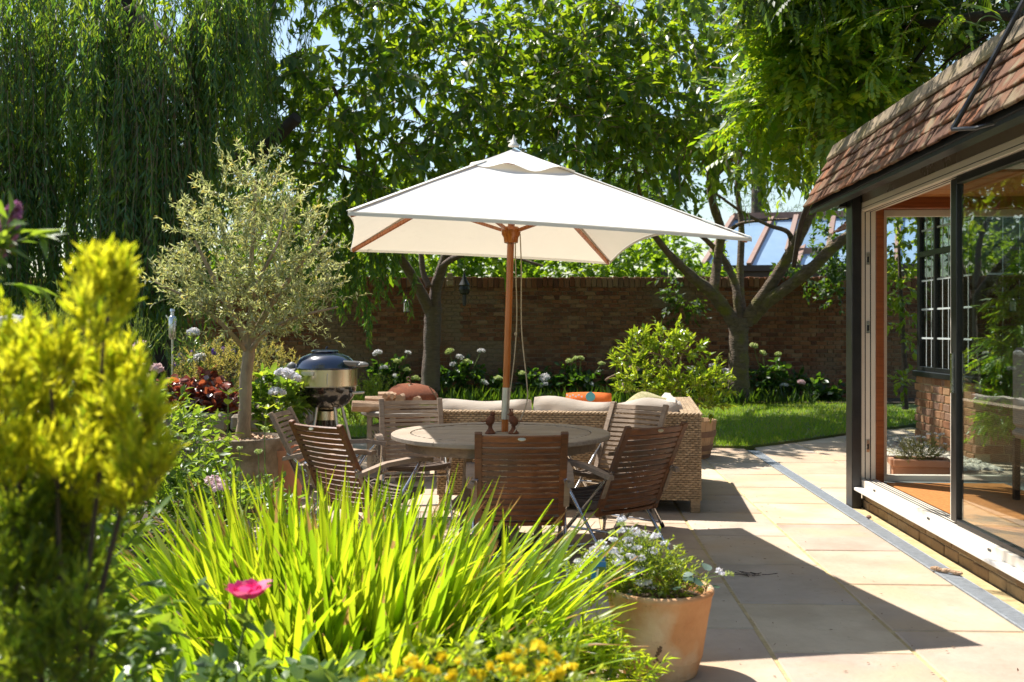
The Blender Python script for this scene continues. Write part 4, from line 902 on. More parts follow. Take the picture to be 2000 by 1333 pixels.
for dx in (-.16, -.09): log((FX+dx, FY-.22, Z0+0.133), (FX+dx+.05, FY+.1, Z0+0.146), .03, 'thin split log on top of the pile, pointing at us' if dx < -.1 else 'thin split stick beside the round log on top of the pile')
t = thing('spark_guard', 'rusty domed mesh spark guard with a ring handle resting on the logs', 'spark guard', (FX+.07, FY, Z0+0.149)); gc = Vector((FX+.075, FY+.08, Z0+0.085)); tl = Matrix.Rotation(R(4), 3, 'Y')
gm = pm('rusty mesh', (.20,.055,.02), (.34,.10,.035), 60, .9, .9, 400); m = MB(); m.lathe([(.265, .01), (.25, .06), (.21, .105), (.15, .14), (.07, .155), (0, .157)], gc, 36, rot=tl); m.build('dome', gm, t, 60)
m = MB(); m.lathe([(.262, -.008), (.275, 0), (.262, .012), (.258, 0), (.262, -.008)], gc, 36, rot=tl); m.build('rim', M['log'], t, 40)
m = MB(); m.tube([gc+Vector((-.0, -.06, .15)), gc+Vector((-.02, -.08, .19))], .006, 6); m.lathe([(.018+.005*math.cos(a), .005*math.sin(a)) for a in np.linspace(0, 6.283, 9)], gc+Vector((-.03, -.07, .205)), 14, rot=Matrix.Rotation(R(90), 3, 'X')); m.build('ring_handle', M['hoop'], t, 50)
m = MB(); m.bar(gc+Vector((-.02, -.13, .155)), gc+Vector((.06, -.24, .03)), .02, .008); m.build('hasp', M['log'], t)
t = tag(MB().tube([(FX+.34, FY-.05, Z0+0.062), (FX+.31, FY-.08, Z0+0.167)], .006, 5).tube([(FX+.36, FY, Z0+0.000), (FX+.33, FY-.04, Z0+0.099), (FX+.25, FY-.06, Z0+0.223)], .0055, 5).tube([(FX+.38, FY, Z0+0.000), (FX+.30, FY-.03, Z0+0.149)], .004, 5).build('stick_bundle', M['twig']), 'few bare upright sticks beside the rusty spark guard', 'sticks')

# ------------------------------------------------------------------ half barrel, terracotta pot, olive planter
c = Vector((1.98, 11.35, 0)); t = thing('barrel_planter', 'oak half barrel planter with rusty hoops behind the wicker sofa', 'planter', c)
for k in range(18):
    a0, a1 = k*2*math.pi/18, (k+1)*2*math.pi/18-.012; m = MB(); vs_ = []
    for z, r in ((0, .265), (.12, .30), (.28, .335), (.425, .35)):
        for a, rr2 in ((a0, r), (a1, r), (a1, r-.03), (a0, r-.03)): vs_.append(c+Vector((rr2*math.cos(a), rr2*math.sin(a), z)))
    m.add(vs_, [(4*i+j, 4*i+(j+1) % 4, 4*i+4+(j+1) % 4, 4*i+4+j) for i in range(3) for j in range(4)]+[(12,13,14,15), (3,2,1,0)]); m.build('stave', M['barrel'], t)
for z0, z1, r0_, r1_ in ((.09, .155, .294, .312), (.245, .31, .331, .343), (.015, .05, .272, .283)):
    m = MB(); m.lathe([(r0_-.004, z0), (r0_+.003, z0), (r1_+.003, z1), (r1_-.004, z1)], c, 36); m.build('hoop', M['hoop'], t, 40)
m = MB(); m.lathe([(0, .36), (.318, .36)], c, 24); m.build('soil', M['soil'], t)

PX_, PY_ = .625, 4.22; c = Vector((PX_, PY_, 0)); t = thing('flower_pot', 'large weathered terracotta pot standing on the patio in the foreground', 'flower pot', c)
m = MB(); m.lathe([(0, 0), (.150, 0), (.158, .008), (.176, .075), (.179, .078), (.179, .083), (.181, .086), (.181, .091), (.207, .262), (.209, .265), (.209, .271), (.211, .274), (.211, .281), (.213, .285), (.221, .335), (.227, .343), (.229, .352), (.225, .362), (.214, .366), (.202, .362), (.197, .345), (.190, .30), (0, .29)], c, 56); m.build('body', M['terracotta'], t, 50)
m = MB(); m.lathe([(0, .318), (.10, .325), (.196, .312)], c, 28); m.build('soil', M['soil'], t, True)
m = MB()                                  # dark moss stain mark on the side facing us
for k, (dx, z, r_) in enumerate(((.012, .165, .007), (.008, .155, .010), (.002, .140, .008), (-.004, .128, .006), (-.002, .115, .006), (.004, .107, .005), (-.012, .100, .004), (.012, .100, .0035))):
    m.lathe([(0, .0015), (r_, 0)], c+Vector((-.035+dx, -math.sqrt((.166+.155*z)**2-(.035-dx)**2)-.0008, z)), 9, rot=Matrix.Rotation(R(81), 3, 'X') @ Matrix.Diagonal((1, 1.5, 1)))
m.build('stain', pm('dark stain', (.10,.055,.03), (.2,.12,.07), 90, .95, 0), t)

OX, OY = -2.14, 7.9; c = Vector((OX, OY, 0)); t = thing('olive_planter', 'dark mossy stone tub holding the olive tree', 'planter', c)
m = MB(); m.lathe([(0, 0), (.26, 0), (.29, .04), (.315, .25), (.325, .50), (.345, .565), (.34, .60), (.31, .605), (.295, .56), (0, .555)], c, 40); m.build('tub', M['trough'], t, 50)
m = MB(); m.lathe([(0, .575), (.30, .57)], c, 24); m.build('soil', M['soil'], t)
P = np.stack([OX+rng.normal(0, .13, 260), OY+rng.normal(0, .13, 260), np.full(260, .582)], 1); P = P[np.hypot(P[:, 0]-OX, P[:, 1]-OY) < .27]; n = len(P)
V, F = joined([gv], frames(rdir(n), rdir(n), np.full(n, .03), np.full(n, .016)), P); np_obj('bark_chips', V, F, M['log'], t, 'stuff')
m = MB(); c2 = Vector((-1.86, 8.0, 0)); m.lathe([(0, 0), (.15, 0), (.2, .44), (.215, .46), (.215, .50), (.19, .50), (.185, .45), (0, .44)], c2, 30)
t = thing('terracotta_pot', 'small orange terracotta pot tucked beside the mossy stone tub', 'flower pot', c2); m.build('body', M['terra2'], t, 50)

# small litter on the paving
o = gnd(1848, 1120); m = MB()
for i in range(14): m.lathe([(0, -.011), (.012, -.006), (.016, .0), (.012, .008), (0, .011)], Vector((o.x-.055+.0085*i, o.y+.06-.0095*i, .016+.002*math.sin(i))), 7, rot=Matrix.Rotation(i*.7, 3, 'X'))
tag(m.build('fallen_cone', M['log']), 'long pale cone lying on the drain grating', 'cone')
o = gnd(1697, 1014); tag(MB().lathe([(0, -.012), (.018, -.006), (.02, .004), (.01, .014), (0, .016)], Vector((o.x, o.y, .014)), 9).build('snail', M['hoop']), 'small dark snail on the drain beside the black post', 'snail')
o = gnd(1475, 1126); m = MB()
for k in range(9):
    a = random.uniform(0, 6.28); r_ = random.uniform(.02, .06); p = Vector((o.x+random.uniform(-.06, .06), o.y+random.uniform(-.03, .03), .006)); m.tube([p, p+Vector((r_*math.cos(a), r_*.5*math.sin(a), .004)), p+Vector((2*r_*math.cos(a+.4), r_*math.sin(a+.4), .012))], .0022, 5)
tag(m.build('dry_twig', M['brownleg']), 'dry dark twig lying in the parasol shadow', 'twig')
P = np.stack([rng.uniform(.2, 2.2, 260), rng.uniform(4.0, 11, 260), np.full(260, .006)], 1); n = len(P)
V, F = joined(LEAF4, frames(rdir(n)*[1,1,.1], np.tile([0.,.1,1], (n,1)), rng.uniform(.008, .026, n), rng.uniform(.003, .010, n)), P); tag(np_obj('leaf_litter', V, F, M['hoop']), kind='stuff')
# ------------------------------------------------------------------ trees
def limbs(t, lst, mat, name='limb', n=5, sides=9, dy=0.0):
    """lst: paths of (px, py, Y, radius in metres)"""
    out = []
    for k, path in enumerate(lst):
        pts, rad = smoothpath([(*at(x, y, Y+dy), r) for x, y, Y, r in path], n)
        rad = [r*random.uniform(.93, 1.08) for r in rad]; m = MB(); m.tube(pts, rad, sides); out += pts
        m.build(name if k else 'trunk', mat if k else mat, t, 60)
    return out
def twigs(cl, L, leafn, droop, lw, part_r=.0085, updir=.25, k=6, lift=None, spread=.9):
    """cl: clumps (x, y, z, rx, ry, rz, n). Returns twig tubes and leaf transforms"""
    P0, D0 = [], []
    for x, y, z, rx, ry, rz, n in cl:
        d = rdir(n); r = rng.uniform(.35, 1.0, n)**.6
        P0.append(np.array([x, y, z])+d*r[:, None]*np.array([rx, ry, rz])); dd = d*[1, 1, .5]+rdir(n)*.8; dd[:, 2] += updir; D0.append(norm(dd))
    P0 = np.concatenate(P0); D0 = np.concatenate(D0); n = len(P0); ln = rng.uniform(.6, 1.15, n)*L
    s = np.linspace(0, 1, k); bend = norm(rdir(n))*.25
    Q = P0[:, None]+ln[:, None, None]*(s[None, :, None]*D0[:, None]+(s**2)[None, :, None]*(bend[:, None]+np.array([0, 0, -droop*.6])))
    V, F = tubes(Q, np.linspace(part_r, part_r*.35, k)[None].repeat(n, 0)*rng.uniform(.7, 1.3, (n, 1)))
    ss = np.tile(np.linspace(.12, 1, leafn), (n, 1))+rng.uniform(-.04, .04, (n, leafn)); ss = np.clip(ss, 0, 1)
    T = P0[:, None]+ln[:, None, None]*(ss[..., None]*D0[:, None]+(ss**2)[..., None]*(bend[:, None]+np.array([0, 0, -droop*.6])))
    D = D0[:, None]*.75+rng.normal(0, spread*.5, (n, leafn, 3)); D[..., 2] -= droop; D = norm(D).reshape(-1, 3)
    N = rng.normal(0, .45, (n*leafn, 3)); N[:, 2] += 1; T = T.reshape(-1, 3); m_ = len(T)
    ll = rng.uniform(.65, 1.15, m_)*lw[0]; ww = ll*lw[1]*rng.uniform(.8, 1.2, m_)
    return (V, F), frames(D, N, ll, ww), T

# right cherry
t = thing('cherry_tree', 'many limbed cherry tree with a stout trunk left of the garden room', 'tree', at(1445, 783, 19), 'cherry trees in front of the garden wall')
Y = 19.0
limbs(t, [
 [(1446,792,Y,.235),(1444,770,Y,.215),(1443,700,Y,.19),(1443,650,Y,.19),(1445,622,Y,.2)],
 [(1441,640,Y,.15),(1422,612,Y,.135),(1390,572,Y-.1,.12),(1360,548,Y-.3,.10),(1325,515,Y-.6,.08),(1295,482,Y-.9,.06),(1262,430,Y-1.4,.045),(1240,330,Y-2,.03)],
 [(1392,574,Y-.1,.10),(1398,535,Y,.09),(1404,490,Y,.085),(1408,450,Y-.1,.085),(1392,395,Y-.2,.08),(1387,340,Y-.3,.07),(1388,270,Y-.6,.055),(1380,180,Y-1,.04),(1390,60,Y-1.2,.03)],
 [(1389,345,Y-.3,.06),(1370,300,Y-.6,.05),(1340,265,Y-1,.045),(1290,225,Y-1.6,.035),(1230,180,Y-2.4,.025)],
 [(1390,352,Y-.3,.06),(1415,325,Y-.3,.05),(1440,298,Y-.5,.045),(1475,240,Y-.9,.03),(1520,150,Y-1.3,.02)],
 [(1446,625,Y,.12),(1440,580,Y,.085),(1432,545,Y+.1,.075),(1412,505,Y+.2,.065),(1380,470,Y+.2,.05),(1345,440,Y,.035),(1300,400,Y-.5,.025)],
 [(1449,625,Y,.12),(1446,570,Y+.2,.075),(1446,520,Y+.3,.07),(1448,440,Y+.4,.06),(1440,340,Y+.4,.045),(1470,230,Y+.2,.03)],
 [(1456,630,Y,.15),(1480,592,Y-.2,.125),(1516,540,Y-.4,.11),(1545,492,Y-.6,.105),(1572,440,Y-.9,.095),(1592,400,Y-1.1,.085),(1610,350,Y-1.4,.06),(1590,250,Y-1.8,.04)],
 [(1466,622,Y,.14),(1500,588,Y-.3,.125),(1545,556,Y-.6,.115),(1590,520,Y-.9,.11),(1630,480,Y-1.1,.10),(1680,448,Y-1.4,.085),(1760,400,Y-1.8,.06)],
 [(1547,490,Y-.6,.06),(1540,455,Y-.7,.045),(1500,440,Y-.9,.035),(1450,415,Y-1.2,.028),(1400,380,Y-1.8,.02)],
 [(1405,470,Y,.05),(1440,440,Y-.3,.035),(1480,432,Y-.5,.025),(1540,428,Y-.9,.018)],
], M['mossbark'])
CA = [(2.7,17.2,6.0,1.9,1.6,1.2,120), (2.6,16.0,5.6,2.2,1.7,1.3,160), (5.0,17.6,5.0,1.4,1.6,1.0,44), (1.7,17.1,6.5,2.0,1.6,1.0,110), (3.2,15.8,4.5,1.6,1.4,.7,60), (1.4,15.8,4.7,1.5,1.4,.8,64), (.9,16.8,5.7,1.6,1.3,.9,90), (3.6,17.4,5.2,1.3,1.2,.8,50)]
(V, F), Mx, T = twigs(CA, .85, 15, .6, (.225, .46))
np_obj('twigs', V, F, M['twig'], t, 'stuff'); foliage(t, LEAF5, Mx, T, M['cherryleaf'], 300)

# left cherry
t = thing('cherry_tree', 'forked cherry tree behind the parasol pole\'s left side, dark at its foot', 'tree', at(841, 745, 18.7), 'cherry trees in front of the garden wall')
Y = 18.7
limbs(t, [
 [(840,770,Y,.20),(841,740,Y,.18),(843,680,Y,.16),(845,625,Y,.16),(846,600,Y,.17)],
 [(841,612,Y,.11),(822,570,Y-.2,.10),(800,532,Y-.4,.09),(778,496,Y-.7,.085),(755,455,Y-1,.075),(728,400,Y-1.5,.065),(706,335,Y-2,.055),(690,250,Y-2.4,.04),(640,150,Y-3,.03)],
 [(848,605,Y,.125),(852,560,Y,.105),(868,510,Y-.1,.095),(885,465,Y-.2,.085),(905,400,Y-.3,.075),(935,330,Y-.6,.065),(953,262,Y-1,.055),(985,215,Y-1.3,.045),(1040,190,Y-1.7,.03)],
 [(838,560,Y-.1,.06),(826,530,Y,.055),(820,480,Y+.1,.05),(800,430,Y+.1,.04),(770,380,Y-.2,.03)],
 [(864,520,Y-.1,.07),(890,503,Y-.4,.055),(930,496,Y-.7,.045),(985,498,Y-1,.035),(1060,520,Y-1.3,.022)],
 [(700,340,Y-2,.05),(660,325,Y-2.3,.04),(600,318,Y-2.7,.03),(540,300,Y-3.2,.02)],
 [(905,400,Y-.3,.06),(890,340,Y-.6,.055),(880,295,Y-.9,.05),(850,262,Y-1.3,.04),(800,200,Y-1.8,.025)],
 [(953,262,Y-1,.05),(965,200,Y-1.3,.04),(975,150,Y-1.7,.03),(1000,60,Y-2.1,.02)],
], M['bark'])
CB = [(-.4,15.8,5.4,2.0,1.6,1.3,150), (-1.9,15.6,5.0,1.8,2.0,1.6,170), (-3.0,15.5,6.2,1.6,2.0,1.5,120), (-.2,16.2,6.6,2.4,1.6,.9,110), (-2.4,15.2,3.9,1.3,1.3,.8,50), (-1.4,16.0,3.4,1.4,1.2,.5,22), (.6,15.4,4.3,1.3,1.3,.7,44), (-3.2,16.0,4.0,1.0,1.5,1.2,60)]
(V, F), Mx, T = twigs(CB, .85, 15, .6, (.225, .46))
np_obj('twigs', V, F, M['twig'], t, 'stuff'); foliage(t, LEAF5, Mx, T, M['cherryleaf'], 300)

# weeping willow
t = thing('willow_tree', 'great weeping willow with curtains of hanging leaves at the left', 'tree', at(290, 700, 14.5))
limbs(t, [
 [(300,760,14.6,.48),(292,700,14.6,.42),(288,600,14.6,.38),(280,480,14.6,.36),(262,330,14.6,.33),(250,120,14.6,.3),(240,-150,14.6,.25)],
 [(262,330,14.6,.22),(330,330,14.4,.2),(410,325,14.2,.17),(500,300,14,.12),(580,230,13.6,.08)],
 [(262,300,14.6,.2),(200,230,14.4,.17),(150,190,14.2,.13),(60,140,13.8,.09)],
 [(250,60,14.6,.16),(290,45,13.6,.1),(325,80,13.0,.06),(360,112,12.6,.045),(345,125,12.5,.03)],
], M['willowbark'])
m = MB()
for path in ([(262,12,12.6,.03),(300,60,12.4,.035),(330,85,12.4,.03),(358,112,12.4,.024),(350,140,12.3,.015)], [(358,118,12.4,.02),(310,130,12.3,.016),(280,150,12.2,.01)], [(430,0,12.6,.02),(460,2,12.4,.016),(480,30,12.3,.01)], [(258,12,12.6,.025),(225,30,12.4,.018),(205,60,12.3,.01)]):
    pts, rad = smoothpath([(*at(x, y, Y_), r) for x, y, Y_, r in path], 5); m.tube(pts, rad, 6)
tag(m.build('branches', M['twig'], t), kind='stuff')
ST, LN = [], []
def tress(x, y, z, n, wdt, zl, zs=.25):
    ST.append(np.stack([x+rng.normal(0, wdt, n), y+rng.normal(0, wdt*1.1, n), z+rng.normal(0, zs, n)], 1)); LN.append(rng.uniform(.7, 1.1, n)*zl)
for i in range(36):                     # the curtain, layer by layer
    x = rng.uniform(-8.8, -3.0); y = rng.uniform(13.4, 15.8); top = rng.uniform(4.2, 7.6); bot = rng.uniform(1.5, 2.4) if x < -4 else rng.uniform(2.0, 3.4)
    tress(x, y, top, 15, .14, min(top-bot, rng.uniform(1.8, 4.2)))
for i in range(70): tress(rng.uniform(-9.5, -2.6), rng.uniform(14.0, 17.5), rng.uniform(7.6, 9.0), 12, .35, 1.1)  # crown cap above the frame, added to keep the inner curtain shaded
for px, py, Yd, ln, n in ((215,40,12.2,1.5,26),(230,70,12.1,1.5,16),(300,20,12.2,1.3,16),(270,150,12.0,2.6,30),(340,150,12.1,3.0,34),(330,180,12.0,2.6,16),(385,90,12.3,2.4,30),(440,5,12.3,1.5,30),(475,30,12.4,1.1,16),(395,20,12.4,1.6,24),(60,0,12.3,3.0,34),(110,30,12.5,2.6,26),(20,60,12.3,3.6,30),(150,10,12.6,2.4,22),(40,300,12.2,2.2,26),(100,330,12.4,2.0,24),(350,350,12.2,1.8,30),(300,380,12.4,1.8,22),(160,330,12.6,1.9,22),(390,300,12.6,1.7,20),(230,300,12.4,1.6,26),(440,150,12.9,1.8,22),(500,60,13.2,1.8,18),(255,350,12.2,1.9,24),(15,240,12.2,2.4,24)):
    p = at(px, py, Yd); tress(p.x, p.y-.25, p.z, int(n*1.25), .12, ln)
for px, py, Yd, ln, n in ((655,470,15.5,.95,10),(690,480,16,1.1,8),(730,480,16,.75,10),(610,470,15,1.0,12),(765,470,16.5,.7,8),(575,470,15,.9,12),(640,430,15.2,1.0,12),(700,520,16,.7,8)):
    p = at(px, py, Yd); tress(p.x, p.y, p.z, n, .22, ln)
S = np.concatenate(ST); LNs = np.concatenate(LN); n = len(S); k = 12; s = np.linspace(0, 1, k)
out = rdir(n)*[1, 1, 0]*rng.uniform(.05, .4, (n, 1)); sway = rng.normal(0, .05, (n, 2))
def spt(ss): return S[:, None]+np.stack([out[:, None, 0]*np.sqrt(ss)+sway[:, None, 0]*ss*ss+.02*np.sin(ss*9+S[:, :1]*9), out[:, None, 1]*np.sqrt(ss)+sway[:, None, 1]*ss*ss, .12*np.sin(ss*np.pi)*(ss < .3)-LNs[:, None]*ss], 2)
V, F = tubes(spt(np.tile(s, (n, 1))), np.tile(np.linspace(.0035, .0015, k), (n, 1))); np_obj('strands', V, F, M['twig'], t, 'stuff')
nl = 48; ss = np.clip(np.tile(np.linspace(.03, 1, nl), (n, 1))+rng.uniform(-.02, .02, (n, nl)), 0, 1); T = spt(ss)+rng.normal(0, .012, (n, nl, 3)); T = T.reshape(-1, 3); keep = rng.random(len(T)) < .95; T = T[keep]
D = rng.normal(0, .42, T.shape); D[:, 2] = -1; N = rng.normal(0, 1, T.shape); N[:, 2] = .3; nn = len(T); ll = rng.uniform(.09, .18, nn)
foliage(t, LEAF4, frames(D, N, ll, ll*rng.uniform(.15, .22, nn)), T, M['willowleaf'])

# olive tree in the stone tub
t = thing('olive_tree', 'small olive tree with a silvery crown growing in the stone tub', 'tree', (OX, OY, .58))
Y = 7.9
limbs(t, [
 [(476,862,Y,.065),(475,845,Y,.058),(479,790,Y,.05),(480,740,Y,.05),(486,690,Y,.048),(488,660,Y,.04)],
 [(487,680,Y,.035),(470,640,Y-.05,.028),(440,590,Y-.1,.022),(410,530,Y-.15,.016),(380,470,Y-.2,.01)],
 [(488,670,Y,.034),(492,600,Y,.028),(490,530,Y+.05,.022),(495,450,Y+.1,.015),(500,350,Y+.1,.008)],
 [(489,668,Y,.032),(520,610,Y+.05,.024),(555,560,Y,.018),(600,500,Y-.1,.012),(640,450,Y-.1,.007)],
 [(486,690,Y,.022),(520,650,Y-.2,.018),(580,620,Y-.3,.012),(660,600,Y-.35,.007)],
 [(484,690,Y,.02),(440,640,Y-.25,.016),(380,590,Y-.35,.012),(300,550,Y-.4,.006)],
 [(488,640,Y,.02),(500,560,Y-.25,.016),(540,480,Y-.4,.01),(560,400,Y-.3,.006)],
], M['olivebark'])
def pc(px, py, Y_, rx, ry, rz, n): p = at(px, py, Y_); return (p.x, p.y, p.z, rx, ry, rz, n)
CO = [pc(471,520,7.9,.42,.42,.38,98), pc(548,520,7.9,.36,.4,.32,75), pc(419,470,7.85,.28,.3,.24,38), pc(411,560,7.75,.34,.32,.2,45), pc(566,600,7.75,.32,.34,.22,52), pc(480,610,7.6,.36,.25,.22,55), pc(501,410,7.95,.30,.3,.3,42), pc(501,350,7.95,.13,.13,.2,12), pc(333,545,7.6,.16,.12,.06,8), pc(385,600,7.7,.2,.2,.12,13), pc(617,470,7.85,.12,.14,.14,9), pc(621,560,7.7,.14,.14,.14,11), pc(437,380,7.9,.12,.13,.16,11), pc(583,640,7.7,.16,.16,.12,12), pc(368,440,7.85,.08,.1,.1,8), pc(557,430,7.9,.2,.2,.2,18)]
(V, F), Mx, T = twigs(CO, .26, 22, -.25, (.052, .27), .0028, .5, 4, spread=1.2)
np_obj('twigs', V, F, M['herbleaf'], t, 'stuff'); foliage(t, LEAF4, Mx, T, M['oliveleaf'])

# wisteria over the garden room, with feathered leaves
def pinnate():
    V, F = [], []; b = 0
    for i in range(6):
        y = .12+.14*i; zz = -.16*y*y
        for sx in (-1, 1):
            o = np.array([sx*.02, y, zz]); d = norm(np.array([sx*.8, .55, -.28])); nrm = np.array([0, 0, 1.]); sd_ = np.cross(d, nrm); L_ = .30-.02*i
            V += [o, o+d*L_*.5+sd_*.075, o+d*L_+[0, 0, -.03], o+d*L_*.5-sd_*.075]; F += [[b, b+1, b+2], [b, b+2, b+3]]; b += 4
    V += [np.array([0,.95,-.15]), np.array([.05,1.08,-.2]), np.array([0,1.25,-.28]), np.array([-.05,1.08,-.2])]; F += [[b, b+1, b+2], [b, b+2, b+3]]; b += 4
    V += [np.array([-.008,0,0]), np.array([.008,0,0]), np.array([0,.95,-.15])]; F += [[b, b+1, b+2]]
    return (np.array(V), np.array(F))
PIN = [pinnate()]
def wister(t, cl, L, nlv, size, droop, nparts, matname='wisterialeaf'):
    (V, F), Mx, T = twigs(cl, L, nlv, droop, (size, 1.0), .005, .05, 5)
    np_obj('twigs', V, F, M['twig'], t, 'stuff'); foliage(t, PIN, Mx, T, M[matname], nparts, part='feathered_leaf')
t = thing('wisteria', 'lush wisteria with bright feathered leaves tumbling over the end of the garden room', 'climber', at(1660, 330, 10.5))
W = [pc(1600,70,10.6,.5,.6,.45,80), pc(1640,20,10.4,.6,.6,.4,80), pc(1635,150,10.4,.42,.5,.4,80), pc(1570,190,10.7,.34,.5,.28,46), pc(1640,235,10.2,.2,.4,.24,26), pc(1530,265,11,.22,.4,.14,12), pc(1550,130,10.9,.26,.5,.25,22), pc(1500,210,11.2,.26,.4,.14,12), pc(1465,235,11.3,.2,.3,.1,8), pc(1590,300,10.7,.2,.3,.12,6), pc(1710,40,10,.3,.4,.2,14), pc(1700,225,10.2,.12,.3,.26,12), pc(1830,0,8.8,.4,.4,.10,6)]
wister(t, W, .44, 3, .42, .28, 300)
m = MB()
for path in ([(1655,330,10.6,.03),(1650,250,10.6,.028),(1690,120,10.4,.03),(1760,60,10.0,.035),(1860,40,9.4,.045),(1960,30,8.8,.05),(2060,40,8.2,.05)], [(1710,280,10.2,.014),(1712,180,10.2,.016),(1740,90,10,.018)], [(1780,200,10.4,.014),(1790,110,10.2,.018),(1800,40,10,.02)], [(1745,240,10.2,.012),(1770,150,10.1,.015),(1830,60,9.8,.02)], [(1850,200,10.6,.014),(1880,110,10.2,.02),(1900,40,9.6,.02)], [(1800,180,10.5,.01),(1850,120,10.2,.014),(1930,70,9.7,.016)], [(1620,340,10.8,.03),(1570,420,11.5,.035),(1550,520,12.5,.03)]):
    pts, rad = smoothpath([(*at(x, y, Y_), r) for x, y, Y_, r in path], 5); m.tube(pts, rad, 7)
m.build('stem', M['willowbark'], t, 60)
m = MB()
for x0, y0, x1, y1, Yd in ((1475,205,1440,370,10.8),(1500,250,1490,400,10.8),(1560,280,1555,420,10.6),(1762,10,1740,60,8.6),(1755,60,1700,140,9.0),(1700,140,1775,245,8.8),(1600,40,1570,300,9.6),(1830,0,1860,40,8)):
    a, b = at(x0, y0, Yd), at(x1, y1, Yd); pts, rad = smoothpath([(*a, .005), (*(a.lerp(b, .5)+Vector((.06, 0, -.03))), .004), (*b, .002)], 6); m.tube(pts, rad, 5)
o0 = at(1935, 45, 8.0); m.tube([o0+Vector((.11*math.cos(a), .03*math.sin(2*a), .06*math.sin(a)-.004*a)) for a in np.linspace(0, 6.6, 26)], .006, 5); m.tube([at(1850,25,8.2), at(1880,40,8.1), at(1925,55,8)], .007, 5)
tag(m.build('tendrils', M['greenstem'], t), kind='stuff')
tl = []
for x0, y0, x1, y1, Yd, n in ((1475,205,1440,370,10.8,9),(1500,250,1490,400,10.8,9),(1755,60,1700,140,9.0,8),(1700,140,1775,245,8.8,8),(1600,40,1570,300,9.6,10),(1850,10,1880,60,8,5)):
    a, b = at(x0, y0, Yd), at(x1, y1, Yd)
    for f in np.linspace(.1, 1, n): tl.append(a.lerp(b, f))
T = np.array([tuple(p) for p in tl]); n = len(T); D = rng.normal(0, .8, (n, 3)); D[:, 2] -= .2; N = rng.normal(0, .4, (n, 3)); N[:, 2] += 1
foliage(t, PIN, frames(D, N, np.full(n, .22), np.full(n, .22)), T, M['wisterialeaf'], n, part='feathered_leaf')
t = thing('wisteria', 'shade-coloured inner wisteria bushing above the flat roof in front of the orange clay roof', 'climber', at(1880, 60, 10.5))
wister(t, [(3.4,10.2,5.5,1.0,1.0,.45,150), (4.6,10.0,5.5,1.0,1.0,.45,150), (2.6,9.6,5.5,.7,.8,.4,70), (1.9,7.6,4.9,.6,.9,.25,36), (1.5,6.6,4.7,.5,.8,.25,26), (2.4,8.6,5.0,.6,.8,.3,50), pc(1780,90,11.2,.5,.5,.4,30), pc(1900,60,11,.8,.6,.3,50), pc(1830,190,12.0,.4,.5,.2,12), pc(2000,20,10,.8,.6,.3,40)], .5, 5, .3, .6, 0, 'farshadeleaf')  # dark far-tree leaf colour stands in for the shade inside the vine
t = thing('wisteria', 'green wisteria on the brick bay seen through the sliding glass door', 'climber', at(1980, 700, 10.6))
wister(t, [pc(1985,640,10.6,.14,.2,.5,60), pc(2010,560,10.6,.2,.2,.4,50), pc(1990,760,10.6,.16,.2,.3,40), pc(1965,690,10.6,.12,.16,.2,24), pc(1965,830,10.5,.12,.16,.18,20), pc(2040,700,10.6,.2,.2,.6,60)], .22, 5, .17, .5, 60)

# bright hedge and trees beyond the wall
def crown(t, cl, L, nlv, lw, mat, droop=.3, name='foliage'):
    (V, F), Mx, T = twigs(cl, L, nlv, droop, lw, .008, .1, 4); foliage(t, LEAF5[:1], Mx, T, M[mat], mass=name)
t = thing('hedge', 'bright sunlit hedge standing above the garden wall', 'hedge', (0, 22.2, 0))
crown(t, [(x, 22.2+rng.uniform(-.3, .5), rng.uniform(2.3, 3.2), 1.0, .7, .8, 70) for x in np.linspace(-9, 3.9, 17)]+[(x, 23.6, rng.uniform(1.9, 3.3), 1.1, .6, 1.0, 90) for x in np.linspace(-9.5, 4.4, 16)], .5, 14, (.17, .55), 'hedgeleaf')
m = MB()
for x in np.linspace(-9, 3.9, 14): m.tube([(x, 22.3, 0), (x+.1, 22.3, 1.2), (x+random.uniform(-.3, .3), 22.3, 2.4)], [.05, .04, .02], 5)
tag(m.build('stems', M['bark'], t), kind='stuff')
G3 = 'trees beyond the garden wall'
for x, y, h, r, n, lb in ((-12, 27, 6.0, 3.0, 240, 'far tree filling the gaps behind the willow curtain'), (-5.5, 28, 5.4, 3.0, 280, 'far tree low behind the left cherry\'s trunk'), (.5, 29, 5.8, 3.4, 300, 'far tree between the two cherries, behind the parasol top'), (4.4, 30, 5.6, 2.6, 280, 'far tree behind the left end of the conservatory'), (11.5, 31, 5.4, 3.0, 200, 'far tree behind the right end of the conservatory')):
    t = thing('background_tree', lb, 'tree', (x, y, 0), G3)
    m = MB(); m.tube([(x, y, 0), (x+.1, y, h*.5), (x, y, h)], [.3, .24, .08], 8); m.build('trunk', M['bark'], t, 60)
    crown(t, [(x+rng.uniform(-.7, .7)*r, y+rng.uniform(-.5, .5)*r, h-.3+rng.uniform(-1.4, 1.3), r*.5, r*.5, r*.36, n//6) for _ in range(9)], .8, 14, (.22, .5), 'farshadeleaf')
p = at(1480, 150, 34); t = thing('pine_tree', 'distant dark conifer against the sky above the wisteria\'s left edge', 'tree', (p.x, 34, 0))
m = MB(); m.tube([(p.x, 34, 0), (p.x, 34, 8), (p.x, 34, 12.6)], [.3, .2, .04], 8); m.build('trunk', M['bark'], t, 60)
crown(t, [(p.x+rng.uniform(-1, 1)*(13-z)*.16, 34+rng.uniform(-.6, .6), z, .5+(13-z)*.10, .7, .4, 26) for z in np.linspace(5, 12.4, 16)], .7, 16, (.16, .14), 'farshadeleaf', .1)
